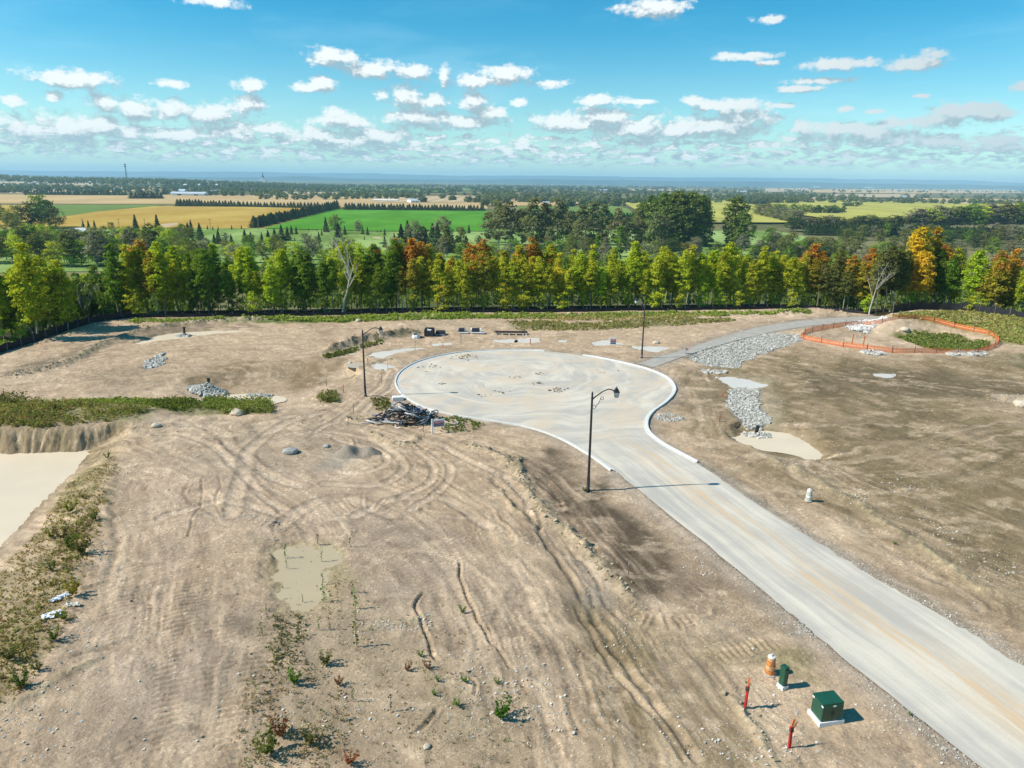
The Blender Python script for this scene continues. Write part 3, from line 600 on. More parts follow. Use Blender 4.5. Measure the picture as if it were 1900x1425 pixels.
for y_ in gy:
    for x_ in gx:
        X_ = x_*(y_*1.15+60) if y_ < 5000 else x_*26000
        by = float(beyond(np.array(X_), np.array(y_))); Vv.append((X_, y_, max(VZ, -.17*max(by-6, 0))-1.6 if y_ < 300 else VZ))
k = len(gx); Fv = [[j*k+i, j*k+i+1, (j+1)*k+i+1, (j+1)*k+i] for j in range(len(gy)-1) for i in range(k-1)]
tag(mesh_np('valley_ground', Vv, Fv, (far_mat('valley_soil', (.12,.135,.05), .3, .004, v2=(.17,.15,.07)),), smooth=True), 'dark green valley floor running to the horizon', kind='structure')
fcount = 0
def field(l, m, label):
    global fcount; fcount += 1
    return sheet('field', GP(l, VZ), VZ+.10+.12*fcount, m, label=label)
f_tan = far_mat('stubble', (.50,.35,.17), .10, .01); f_gold = far_mat('golden_crop', (.46,.285,.06), .16, .012, v2=(.44,.31,.08)); f_green = far_mat('bright_green_crop', (.085,.245,.022), .10, .02, v2=(.10,.27,.03))
f_golf = far_mat('mown_grass', (.17,.27,.055), .22, .02, v2=(.25,.33,.11)); f_yg = far_mat('yellow_green_crop', (.40,.37,.09), .16, .012); f_mg = far_mat('green_pasture', (.16,.23,.06), .15, .01)
f_stripe = far_mat('striped_stubble', (.45,.33,.19), .08, .01, (.030, .0)); f_pale = far_mat('pale_stubble', (.48,.37,.235), .08, .01)
field([(-700,470),(-700,424),(500,424),(1440,429),(1500,440),(1480,480),(-700,520)], f_golf, 'pale green mown golf course grass beyond the woods')
field([(-700,368),(-500,376),(115,382),(640,384),(622,390),(505,424),(-700,426)], f_gold, 'golden crop field behind the left woods')
field([(60,381),(310,380.5),(180,393),(112,403),(60,400)], f_mg, 'pale green wedge of crop in the golden field')
field([(-700,358),(0,361),(640,363),(900,368),(905,388),(640,385),(330,379),(-700,377)], f_tan, 'tan stubble field behind the left windbreaks')
field([(490,425),(622,388.5),(905,391.5),(914,402),(900,430),(700,430)], f_green, 'bright green crop field between the windbreaks')
field([(0,337),(180,339),(185,352),(60,360),(-300,357),(-300,338)], f_pale, 'pale stubble field on the far left')
field([(180,345),(305,346),(310,353),(200,357)], f_tan, 'small stubble field by the farm at the left'); field([(480,355),(630,358),(630,365),(480,362)], f_pale, 'pale narrow field under the church')
field([(690,369),(840,363),(880,364),(890,376),(700,376)], f_stripe, 'striped stubble field behind the windbreak'); field([(600,347),(710,349),(710,356),(600,354)], f_mg, 'small green field far behind')
field([(905,373),(1050,376),(1050,384),(905,383)], f_tan, 'tan field right of the bright green field'); field([(960,384),(1075,385),(1075,378),(1130,380),(1165,389),(1175,400),(960,391)], f_mg, 'green field in front of the dark spruce row')
field([(900,364),(960,366),(955,374),(905,373)], f_tan, 'tan strip by the middle farm'); field([(960,367),(1060,369),(1075,379),(1050,384),(962,382)], f_tan, 'orange brown field by the brick farm')
field([(1100,398),(1210,398),(1230,412),(1110,412)], f_green, 'green strip in front of the spruce row'); field([(1150,374),(1270,369),(1345,371),(1400,382),(1480,402),(1490,416),(1200,416),(1180,392)], f_yg, 'yellow green slope behind the big poplars')
field([(1420,368),(1640,374),(2200,392),(2200,420),(1800,414),(1560,412),(1440,395)], f_yg, 'wide yellow green field at the right'); field([(1430,369),(1560,373),(1900,382),(1900,377),(1560,369),(1430,365)], f_pale, 'pale field strip at the right')
field([(1500,353),(1560,351),(1880,352),(1900,359),(1700,360),(1500,358)], f_tan, 'long tan field on the far right'); field([(1420,350),(1500,350),(1500,356),(1420,357)], f_pale, 'far pale strip by the right barns')
field([(1535,361),(1700,361),(1700,368),(1560,367)], f_pale, 'far tan strip behind the right wood'); field([(1170,352),(1320,352.5),(1325,355.5),(1170,355)], f_pale, 'thin far tan strip in the middle'); field([(840,351),(960,352),(960,355.5),(850,355)], f_mg, 'thin far green strip')
field([(1700,369),(1960,372),(1960,378),(1700,375)], f_tan, 'narrow tan field behind the right wood'); field([(640,350),(830,352),(830,358),(640,356)], f_mg, 'far green field behind the farms')
sheet('pond', GP([(140,432),(158,431),(164,436),(150,440),(138,437)], VZ), VZ+3.6, WM['white'], label='small blue golf pond among the left woods')
sheet('path', GP([(300,424),(330,421),(331,425),(312,430),(298,432)], VZ), VZ+3.7, f_pale, label='pale curved cart path on the golf course')
for bx in ((1000,462,46),(1255,452,16),(1030,466,20),(700,452,20),(520,447,14),(1100,455,14)):
    sheet('sand_bunker', GP([(bx[0]-bx[2]*.5, bx[1]), (bx[0]-bx[2]*.2, bx[1]-2), (bx[0]+bx[2]*.3, bx[1]-1.6), (bx[0]+bx[2]*.5, bx[1]+.4), (bx[0], bx[1]+1.8)], VZ), VZ+3.8+bx[0]*.0002, f_pale, label='pale sand bunker on the golf course')

# blue escarpment on the horizon
def hills(name, dist, prof, m, label, seed, depth=1500):
    xs = np.linspace(-600, 2500, 260); tops = np.interp(xs, [p[0] for p in prof], [p[1] for p in prof])
    rows = []; base = []
    for x_, t_ in zip(xs, tops):
        d = ray(x_, 345); az_ = math.atan2(d[0], d[1]); X_ = dist*math.tan(az_); hy = 336+.0125*(x_-950)
        zt = CAM_H+(hy-t_+(fbm(np.array(x_/60), np.array(1.), 4, seed)-.5)*2.4)/F_PX*dist/math.cos(PITCH)**1; base.append((X_, zt))
    V = []; n = 7
    for j in range(n):
        f = j/(n-1)
        for i, (X_, zt) in enumerate(base):
            e = VZ+(zt-VZ)*(ss(np.array(f), 0, 1)); V.append((X_+(vn(np.array(i*.4), np.array(j*.9), seed)-.5)*200, dist-depth*(1-f)+(vn(np.array(i*.3), np.array(j*.7), seed+3)-.5)*300, e))
    k = len(base); F = [[j*k+i, j*k+i+1, (j+1)*k+i+1, (j+1)*k+i] for j in range(n-1) for i in range(k-1)]
    return tag(mesh_np(name, V, F, (m,), smooth=True), label, kind='structure')
hm = far_mat('wooded_escarpment', (.045,.065,.035), .35, .003)
hills('hills', 21500, [(-600,308),(0,317),(300,320),(480,320),(560,323),(700,323),(860,327.5),(1000,327),(1170,329.5),(1350,331),(1480,332),(1580,333.5),(1760,335),(1900,340),(2500,350)], hm, 'long blue wooded escarpment along the horizon', 5)
hills('hills', 13500, [(-600,319),(0,325),(300,328),(480,329.5),(560,327.5),(640,331),(860,334),(1000,333),(1300,337),(1500,338.5),(1900,345),(2500,353)], hm, 'lower dark blue hills in front of the escarpment', 9, 900)

# air
hb = mesh_np('haze', [(x, y, z) for z in (VZ-1.2, 285) for x, y in ((-27000,-300),(27000,-300),(27000,24500),(-27000,24500))], [[0,3,2,1],[4,5,6,7],[0,1,5,4],[1,2,6,5],[2,3,7,6],[3,0,4,7]])
m = bpy.data.materials.new('thin_haze'); m.use_nodes = True; m.node_tree.nodes.clear(); g = NG(m.node_tree)
vp = g.n('ShaderNodeVolumePrincipled'); vp.inputs['Color'].default_value = (.46,.76,1,1); vp.inputs['Density'].default_value = 8e-5; vp.inputs['Anisotropy'].default_value = .0
ou = g.n('ShaderNodeOutputMaterial'); m.node_tree.links.new(vp.outputs[0], ou.inputs['Volume']); hb.data.materials.append(m); tag(hb, 'thin pale blue haze over the valley', kind='stuff')

# ------------------------------------------------------------------ trees
def leaf_mat(name='leaves', dry=False):
    m = bpy.data.materials.new(name); m.use_nodes = True; g = NG(m.node_tree); nt = m.node_tree; nt.nodes.clear()
    oi = g.n('ShaderNodeObjectInfo'); v = g.n('ShaderNodeAttribute', attribute_name='v').outputs['Fac']; v2 = g.n('ShaderNodeAttribute', attribute_name='w').outputs['Fac']
    base = oi.outputs['Color']; aut = g.m('SUBTRACT', 1., oi.outputs['Alpha'])
    thr = g.m('SUBTRACT', 1.0, g.m('MULTIPLY', aut, .85))
    c = g.mix(g.sm(v, thr, g.m('ADD', thr, .12)), base, g.mix(v2, (.50,.15,.045) if not dry else (.24,.15,.075), (.55,.33,.04) if not dry else (.40,.31,.15)))
    k = g.m('MULTIPLY_ADD', v2, .75, .62); c = g.mix(1., c, g.comb(g.m('MULTIPLY', k, g.m('MULTIPLY_ADD', v, .25, .88)), k, k), 'MULTIPLY')
    d = g.n('ShaderNodeBsdfDiffuse'); t = g.n('ShaderNodeBsdfTranslucent'); g.put(d, 0, c); g.put(t, 0, g.mix(1., c, (1.15,1.2,.6), 'MULTIPLY'))
    mx = g.n('ShaderNodeMixShader'); mx.inputs[0].default_value = .42; nt.links.new(d.outputs[0], mx.inputs[1]); nt.links.new(t.outputs[0], mx.inputs[2])
    ou = g.n('ShaderNodeOutputMaterial'); nt.links.new(mx.outputs[0], ou.inputs[0]); return m
LEAF = leaf_mat(); WEED = leaf_mat('weed_leaves', True); BARK = mat('bark', (.25,.21,.16), .95, .25, 4); BARKP = mat('pale_bark', (.50,.46,.39), .9, .2, 4)
def quads(cen, size, nrm, asp=1.0, r=None):
    n = len(cen); r = r or rng; nrm = nrm/(np.linalg.norm(nrm, axis=1)[:, None]+1e-9)
    h = r.normal(size=(n, 3)); a = np.cross(nrm, h); a /= np.linalg.norm(a, axis=1)[:, None]+1e-9; b = np.cross(nrm, a)
    s = np.asarray(size)[:, None] if np.ndim(size) else size
    c1 = cen+a*s*.5; c2 = cen+b*s*.5*asp; c3 = cen-a*s*.5; c4 = cen-b*s*.5*asp
    V = np.stack([c1, c2, c3, c4], 1).reshape(-1, 3); return V, np.arange(4*n).reshape(n, 4)
def crown_mesh(name, Ht, base, rad, shape, ncl, per, ls, cr=.85, seed=0, droop=0.):
    r = np.random.default_rng(seed+100); C_ = []
    while len(C_) < ncl:
        z = r.random(); R_ = shape(z)*rad
        a = r.random()*2*math.pi; q = r.random()**.45
        lob = 1+.28*math.sin(a*2+seed*1.7+z*4)+.18*math.sin(a*3+seed+z*9)
        if r.random() > shape(z)+.15: continue
        C_.append((R_*q*lob*math.cos(a), R_*q*lob*math.sin(a), base+z*(Ht-base), r.random(), q, z))
    C_ = np.array(C_); n = ncl*per
    ci = np.repeat(np.arange(ncl), per); off = r.normal(size=(n, 3))*np.array([cr, cr, cr*.5])*.6
    cen = C_[ci, :3]+off; out = np.stack([C_[ci, 0], C_[ci, 1], np.zeros(n)+rad*.35], 1); out /= np.linalg.norm(out, axis=1)[:, None]
    nrm = out*.55+np.array([0, 0, .75])+r.normal(size=(n, 3))*.5+off*.35; nrm[:, 2] -= droop
    V, F = quads(cen, ls*(.6+.8*r.random(n)), nrm, .8, r)
    v = .55*C_[ci, 3]+.25*C_[ci, 5]+.2*C_[ci, 4]; w_ = np.clip(.5*C_[(ci*7) % ncl, 3]+.5*r.random(n), 0, 1)
    me = mesh_np(name, V, F, (LEAF,), data_only=True); attr(me, 'v', np.repeat(v, 4)); attr(me, 'w', np.repeat(w_, 4)); return me, C_
def trunk_mesh(name, Ht, base, r0, C_, seed, m_, nl=7, lean=0.0, twigs=0):
    r = random.Random(seed); b = MB(); top = Ht*.86
    def sp(z): return np.array([lean*z+.25*math.sin(z*.4+seed), .2*math.cos(z*.37+seed*2)-.2*math.cos(seed*2)-0, z])
    p0 = sp(0); zs = np.linspace(0, top, 7); b.tube([sp(z)-p0*[1, 1, 0] for z in zs], [r0*(1-.85*z/top)+.02 for z in zs], 6, False)
    for k_ in range(nl):
        i = r.randrange(len(C_)); c = C_[i, :3]; z0 = max(base*.8, c[2]-r.uniform(.2, .35)*np.hypot(c[0], c[1])-.5); z0 = min(z0, top*.95); s0 = sp(z0)-p0*[1, 1, 0]
        mid = (s0+c)/2+np.array([0, 0, -.15]); b.tube([s0, mid, c], [r0*.35, r0*.22, r0*.08], 4, False)
        for _ in range(twigs):
            e = c+np.array([r.gauss(0, 1), r.gauss(0, 1), abs(r.gauss(.6, .7))])*1.1; b.tube([mid if r.random() < .5 else c*.8+mid*.2, e], [r0*.12, .015], 3, False)
    return b, m_
s_maple = lambda z: (max(0., math.sin(math.pi*min(1, .12+.88*z)**.85))**.75)
s_oval = lambda z: max(0., math.sin(math.pi*(.08+.9*z)))**.6
s_narrow = lambda z: max(0., math.sin(math.pi*(.15+.83*z)))**.9*.8
s_round = lambda z: math.sqrt(max(0, 1-(2*z-1)**2))
PROTO = {}
def proto(key, Ht, base, rad, shape, ncl, per, ls, cr, r0, seed, bark=None, nl=7, lean=0., twigs=0):
    cm, C_ = crown_mesh(key+'_crown', Ht, base, rad, shape, ncl, per, ls, cr, seed); b, mm = trunk_mesh(key, Ht, base, r0, C_, seed, bark or BARK, nl, lean, twigs)
    V = np.vstack(b.v); F = [np.vstack(x) for x in (b.f3, b.f4) if x]; tm = mesh_np(key+'_trunk', V, F, (bark or BARK,), data_only=True); PROTO[key] = (cm, tm)
for i in range(7): proto(f'maple{i}', 13+rnd.uniform(-1, 1.5), 4.5+rnd.uniform(-1.8, 1.6), 1.85+rnd.uniform(-.35, .55), s_maple, 165, 30, .33, .52, .12, i, BARKP if i in (2, 5) else BARK)
for i in range(4): proto(f'under{i}', 5.5+rnd.uniform(-1, 1.5), .5, 1.7, s_oval, 46, 26, .30, .5, .06, 20+i, BARKP, 4)
for i in range(4): proto(f'broad{i}', 12, 1.6, 4.3, s_round, 90, 20, .62, 1.0, .22, 30+i)
for i in range(2): proto(f'poplar{i}', 29, 1.0, 8.2, s_oval, 330, 22, 1.05, 1.35, .5, 40+i)
for i in range(2): proto(f'willow{i}', 17, 2.5, 5.0, s_narrow, 90, 18, .9, 1.15, .3, 50+i, BARKP)
def conifer_mesh(name, Ht, R_, seed, ls=.55, base=.06, bare=False):
    r = np.random.default_rng(seed); n = int(900*(1 if Ht > 6 else .6)); z = r.random(n)**1.25; rr = (1-z)**.85*R_*(.35+.65*r.random(n)**.5)*(1+.2*np.sin(z*40+seed)); a = r.random(n)*6.283
    cen = np.stack([rr*np.cos(a), rr*np.sin(a), Ht*(base+(1-base)*z)], 1); nrm = np.stack([np.cos(a)*.8, np.sin(a)*.8, np.full(n, .75)], 1)+r.normal(size=(n, 3))*.35
    V, F = quads(cen, ls*(.6+.7*r.random(n)), nrm, .8, r); b = MB(); b.tube([(0, 0, 0), (0, 0, Ht*.9)], [Ht*.018, .02], 5, False)
    tv = np.vstack(b.v); tf = np.vstack(b.f4)+len(V); me = mesh_np(name, np.vstack([V, tv]), np.vstack([F, tf]), (LEAF, BARK), data_only=True, midx=[0]*len(F)+[1]*len(tf))
    attr(me, 'v', np.concatenate([np.repeat(r.random(n)*.8, 4), np.zeros(len(tv))])); attr(me, 'w', np.concatenate([np.repeat(r.random(n), 4), np.zeros(len(tv))])); return me
for i in range(3): PROTO[f'spruce{i}'] = (conifer_mesh(f'spruce{i}', 12, 3.7, 60+i, .95), None)
for i in range(2): PROTO[f'cedar{i}'] = (conifer_mesh(f'cedar{i}', 6, 1.5, 70+i, .55, .04), None)
# bare grey tree
def bare_tree(key, Ht, seed):
    r = random.Random(seed); b = MB()
    def br(p, d, L, rad, lv):
        q = p; pts = [p]
        for _ in range(3):
            d = d+np.array([r.gauss(0, .12), r.gauss(0, .12), r.gauss(.03, .05)]); d /= np.linalg.norm(d); q = q+d*L/3; pts.append(q)
        b.tube(pts, [rad, rad*.85, rad*.7, rad*.5], 5 if lv < 2 else 3, False)
        if lv < 4:
            for i in range(4 if lv == 0 else 3):
                a = r.random()*6.28; sp = r.uniform(.35, .8); nd = d+sp*np.array([math.cos(a), math.sin(a), r.uniform(0, .3)]); nd /= np.linalg.norm(nd)
                br(pts[r.choice((1, 2, 3)) if lv else r.choice((2, 3))], nd, L*r.uniform(.5, .72), rad*.45, lv+1)
    br(np.zeros(3), np.array([0, 0, 1.]), Ht*.5, Ht*.016, 0); V = np.vstack(b.v); PROTO[key] = (None, mesh_np(key, V, [np.vstack(b.f4)], (BARKP,), data_only=True))
bare_tree('bare0', 13, 5); bare_tree('bare1', 11, 9)
ntree = {}
def tree(key, x, y, z, sc, colr, aut=0., label='', cat='tree', group=None, name='broadleaf_tree', rz=None, sz=1., parts=True):
    cm, tm = PROTO[key]; rz = rnd.random()*6.28 if rz is None else rz
    if cm and tm and parts:
        e = empty(name, (x, y, z), rz, label, cat, group); e.scale = (sc, sc, sc*sz)
        c = bpy.data.objects.new('crown', cm); C.objects.link(c); c.parent = e; c.color = (*colr, 1-aut)
        t = bpy.data.objects.new('trunk', tm); C.objects.link(t); t.parent = e; return e
    o = bpy.data.objects.new(name, cm or tm); C.objects.link(o); o.location = (x, y, z); o.rotation_euler = (0, 0, rz); o.scale = (sc, sc, sc*sz); o.color = (*colr, 1-aut)
    return tag(o, label, cat, group)
GREEN = (.17,.26,.03); YG = (.47,.49,.038); LIME = (.42,.49,.034); OLV = (.19,.20,.055); YEL = (.58,.40,.03); ORG = (.36,.33,.04); RED = (.30,.07,.03); DK = (.075,.115,.035); GREY = (.25,.24,.15); BLU = (.075,.11,.045)
def jit(c, a=.18):
    k = rnd.uniform(1-a, 1+a); return tuple(v*k*rnd.uniform(.93, 1.07) for v in c)
def gz(x, y):
    by = float(beyond(np.array(x), np.array(y))); return max(VZ, -.17*max(by-6, 0))
def fence_y(x): return float(np.interp(x, fa[:, 0], fa[:, 1]))
# front row of the wood, left to right; colours follow what the photograph shows along the edge
cols = [(0, LIME, 0), (120, LIME, .05), (200, GREEN, .05), (262, YG, .35), (280, ORG, .3), (310, LIME, .05), (400, GREEN, .05), (500, LIME, .1), (560, GREEN, 0), (610, GREEN, .25), (650, LIME, 0), (720, GREEN, .15), (765, ORG, .6), (790, YG, .3), (850, YG, .35), (890, ORG, .4), (930, YG, .3), (1000, YG, .35), (1060, YG, .15), (1150, LIME, .08), (1230, YG, .12), (1330, LIME, 0), (1400, YG, .1), (1460, YG, .2), (1500, ORG, .45), (1545, OLV, 0), (1600, ORG, .5), (1640, OLV, .1), (1690, YEL, .12), (1740, GREEN, .1), (1790, LIME, .15), (1850, ORG, .35), (1900, LIME, .1)]
def colour_at(px):
    i = min(range(len(cols)), key=lambda i: abs(cols[i][0]-px+rnd.uniform(-14, 14))); return cols[i]
def pix(x, y, z):
    d = np.array([x, y, z-CAM_H]); dz = d@fwd; return (950+F_PX*(d@rtv)/dz, 712.5-F_PX*(d@upv)/dz)
def descr(c, aut):
    if c is ORG or aut > .45: return 'orange and green'
    if c is YEL: return 'golden yellow'
    if aut > .2: return 'orange tipped'
    return {id(LIME): 'bright green', id(YG): 'yellow green', id(GREEN): 'mid green', id(OLV): 'olive green'}.get(id(c), 'green')
marks = [(20, 'above the far left verge'), (85, 'above the left meadow'), (165, 'at the left fence bend'), (300, 'above the cream puddle'), (450, 'left of the grey dead trunk'), (640, 'beside the grey dead trunk'), (760, 'behind the black planters'), (900, 'behind the stacked planks'), (985, 'above the grassy bank'), (1090, 'left of the right street lamp'), (1190, 'behind the right street lamp'), (1330, 'left of the stone bed'), (1450, 'above the path'), (1600, 'at the path end'), (1730, 'behind the right black fence'), (1860, 'at the far right')]
def mark(px): return min(marks, key=lambda m_: abs(m_[0]-px))[1]
x = -96.
while x < 102:
    y = fence_y(x)+rnd.uniform(2.6, 5.2)+(4 if -72 < x < -60 else 0); px, _ = pix(x, y, 0)
    if x < -66: y = fence_y(x)+rnd.uniform(14, 20)
    _, c, aut = colour_at(px); aut = min(1, aut*rnd.uniform(.1, 1.0)); tall = np.interp(px, [0, 250, 400, 560, 640, 760, 900, 1150, 1300, 1480, 1560, 1650, 1720, 1900], [1.12, .96, .84, .79, .80, .85, .88, .86, .90, .86, .80, 1.08, 1.04, 1.1])
    mk = rnd.randrange(7); q_ = rnd.choice((rnd.uniform(.74, .95), rnd.uniform(.9, 1.16)))
    tree(f'maple{mk}', x, y, gz(x, y), tall*.88*q_, jit(c), aut*.8, f'{"tall" if q_ > 1.03 else "low" if q_ < .86 else "middling"} {"pale trunked " if mk in (2, 5) else ""}{descr(c, aut)} maple at the wood edge {mark(px)}', 'tree', 'maples along the edge of the wood', 'maple_tree')
    x += rnd.uniform(1.15, 2.1)
# big golden maple, orange crowned trees
for px, py, key, sc, c, aut, lb in [(1688,575,'maple1',1.28,(.60,.44,.03),.02,'tall golden yellow maple rising over the path end'),(1715,572,'maple3',1.2,(.33,.27,.03),.3,'golden and green maple right of the tallest yellow one'),(1738,560,'maple5',1.22,ORG,.7,'orange topped maple behind the yellow maples'),
      (768,574,'maple2',1.02,(.42,.14,.04),.8,'orange red maple standing out left of the middle of the wood'),(740,570,'maple4',.88,ORG,.6,'small reddish maple left of the orange one'),(275,575,'maple6',.95,ORG,.6,'slim orange maple at the left of the wood'),
      (1602,578,'maple0',.92,(.38,.15,.03),.75,'orange maple with pale bare limbs left of the dark gap'),(1500,566,'maple2',.98,ORG,.7,'orange red maple above the path'),(1870,556,'maple3',1.2,(.28,.08,.03),.8,'dark red maple at the right edge'),(1840,560,'maple1',1.15,ORG,.6,'rust orange maple near the right edge'),(895,570,'maple5',.98,ORG,.6,'peach orange maple above the stacked planks'),(985,570,'maple0',.98,(.36,.2,.03),.5,'orange flecked maple above the grassy bank')]:
    X_, Y_ = G(px, py, -.5); tree(key, X_, Y_, gz(X_, Y_), sc, c, aut, lb, 'tree', None, 'maple_tree')
for px, py, key, sc, lb in [(636,580,'bare0',1.0,'tall grey dead tree rising above the middle left wood'),(160,588,'bare1',.95,'leaning bare pale tree at the bend of the left fence'),(1612,585,'bare1',.8,'pale bare limbed tree among orange leaves by the path end')]:
    X_, Y_ = G(px, py, 0); tree(key, X_, Y_, gz(X_, Y_), sc, (.3,.3,.3), 0, lb, 'tree', None, 'dead_tree')
for i, (px, py) in enumerate([(128,583),(150,578),(168,576),(186,578),(204,577),(222,578),(240,577),(108,586),(140,568),(178,566),(214,566),(250,570)]):
    X_, Y_ = G(px, py, -.5); c = (LIME, GREEN, LIME, GREEN, YG, GREEN)[i % 6]
    tree(f'maple{i % 7}', X_, Y_, gz(X_, Y_), .82+.05*(i % 4), jit(c), .05, f'{descr(c, 0)} maple filling the corner of the wood at the left fence bend', 'tree', 'maples at the left corner of the wood', 'maple_tree')
# understorey
x = -92.
while x < 98:
    y = fence_y(x)+rnd.uniform(1.6, 4.5)+(10 if x < -66 else 0); px, _ = pix(x, y, 0); _, c, aut = colour_at(px)
    tree(f'under{rnd.randrange(4)}', x, y, gz(x, y), rnd.uniform(.5, 1.0), jit(c if c not in (YEL, ORG) else LIME), aut*.5, f'young leafy sapling under the maples {mark(px)}', 'sapling', 'saplings under the edge of the wood', 'sapling'); x += rnd.uniform(2.6, 5.0)
# second and third ranks on the falling ground
for d0, n_ in ((8.5, 60), (15, 46)):
    for i in range(n_):
        x = -104+212*(i+rnd.random())/n_; y = fence_y(x)+d0+rnd.uniform(-2, 3)+(12 if x < -66 else 0); px, _ = pix(x, y, 0); _, c, aut = colour_at(px)
        tree(f'maple{rnd.randrange(7)}', x, y, gz(x, y), rnd.uniform(.72, .94)*(1.15 if px > 1620 or px < 260 else 1), jit(c), aut*rnd.uniform(.4, 1.4), f'{descr(c, aut)} maple deep in the wood {mark(px)}', 'tree', 'maples deeper in the wood', 'maple_tree')

def merged(name, items, label, colr, aut=0.):
    """far trees that read as one mass: (key proto mesh arrays) joined"""
    Vs = []; Fs = []; v_ = []; w_ = []; n = 0
    for (V, F, av, aw), (x, y, z, sx, sz_, rz) in items:
        c, s = math.cos(rz), math.sin(rz); Q = V@np.array([[c, s, 0], [-s, c, 0], [0, 0, 1]])*np.array([sx, sx, sz_])+np.array([x, y, z])
        Vs.append(Q); Fs.append(F+n); n += len(V); v_.append(av); w_.append(np.clip(aw+rnd.uniform(-.25, .25), 0, 1))
    o = mesh_np(name, np.vstack(Vs), np.vstack(Fs), (LEAF,)); attr(o.data, 'v', np.concatenate(v_)); attr(o.data, 'w', np.concatenate(w_)); o.color = (*colr, 1-aut); return tag(o, label, kind='stuff')
def lowcrown(seed, n=34, ls=.5, conic=False):
    r = np.random.default_rng(seed); z = r.random(n)
    rr = np.sqrt(np.maximum(0, 1-(2*z-1)**2))*(.5+.5*r.random(n)) if not conic else (1-z)**.8*(.5+.5*r.random(n)); a = r.random(n)*6.283
    cen = np.stack([rr*np.cos(a)*.5, rr*np.sin(a)*.5, .05+.92*z], 1); nrm = np.stack([np.cos(a), np.sin(a), 1.2*(z-.2)+.5], 1)+r.normal(size=(n, 3))*.35
    V, F = quads(cen, ls*(.7+.6*r.random(n)), nrm, .8, r); return V, F, np.repeat(r.random(n)*.85, 4), np.repeat(r.random(n), 4)
LOW = [lowcrown(i, 48, .34) for i in range(6)]; LOWC = [lowcrown(20+i, 26, .36, True) for i in range(3)]; FINE = [lowcrown(60+i, 190, .105) for i in range(6)]; TINY = [lowcrown(40+i, 9, .62) for i in range(5)]
# hidden woodland on the slope (one mass)
it = []
for i in range(300):
    x = rnd.uniform(-150, 150); y = fence_y(x)+rnd.uniform(22, 95); sx = rnd.uniform(5, 8); it.append((rnd.choice(FINE), (x, y, gz(x, y), sx, rnd.uniform(9.5, 12.5), rnd.random()*6)))
merged('woodland', it, 'mixed green woodland falling away down the slope behind the front trees', (.17,.23,.04), .08)
# valley woods that show left and right above the front row
CN = {id(OLV): 'olive', id(GREEN): 'mid green', id(GREY): 'greyish', id(LIME): 'bright green', id(DK): 'dark green'}
def band(n, x0, x1, y0, y1, keys, cs, sc, label, group, name='broadleaf_tree', aut=0., tops=None):
    for i in range(n):
        px = x0+(x1-x0)*(i+rnd.random())/n; py = rnd.uniform(y0(px) if callable(y0) else y0, y1(px) if callable(y1) else y1); X_, Y_ = G(px, py, VZ); c = rnd.choice(cs)
        tree(rnd.choice(keys), X_, Y_, VZ, rnd.uniform(*sc), jit(c), aut*rnd.random(), f'{CN[id(c)]} {label} {mark(px)}' if 'valley' in group or 'behind' in group or 'back' in group else label, 'tree', group, name, parts=False if name != 'broadleaf_tree' else True)
B = ['broad0', 'broad1', 'broad2', 'broad3']
band(56, -60, 390, lambda p: 462, lambda p: 500, B+['willow0'], [OLV, GREEN, GREY, LIME, OLV], (.9, 1.2), 'tree of the left valley wood', 'trees of the left valley wood')
band(26, -60, 350, 448, 466, B, [OLV, GREEN, GREY, LIME], (.8, 1.05), 'rounded tree by the golf grass', 'trees at the back of the left wood')
band(30, 340, 760, 472, 505, B, [OLV, GREEN, GREY, LIME], (.75, 1.0), 'tree showing over the front row', 'trees of the middle valley wood')
band(24, 780, 1150, 472, 500, B+['willow1'], [OLV, GREEN, GREY], (.8, 1.05), 'tree above the orange maples', 'trees behind the orange maples')
band(20, 1150, 1500, 468, 500, B, [OLV, GREEN, DK, GREY], (.8, 1.1), 'tree over the front row', 'trees behind the right of the wood')
band(66, 1400, 1960, 440, 500, B, [OLV, GREEN, DK, GREY, OLV], (.85, 1.2), 'tree of the deep right wood', 'trees of the right valley wood', aut=.1)
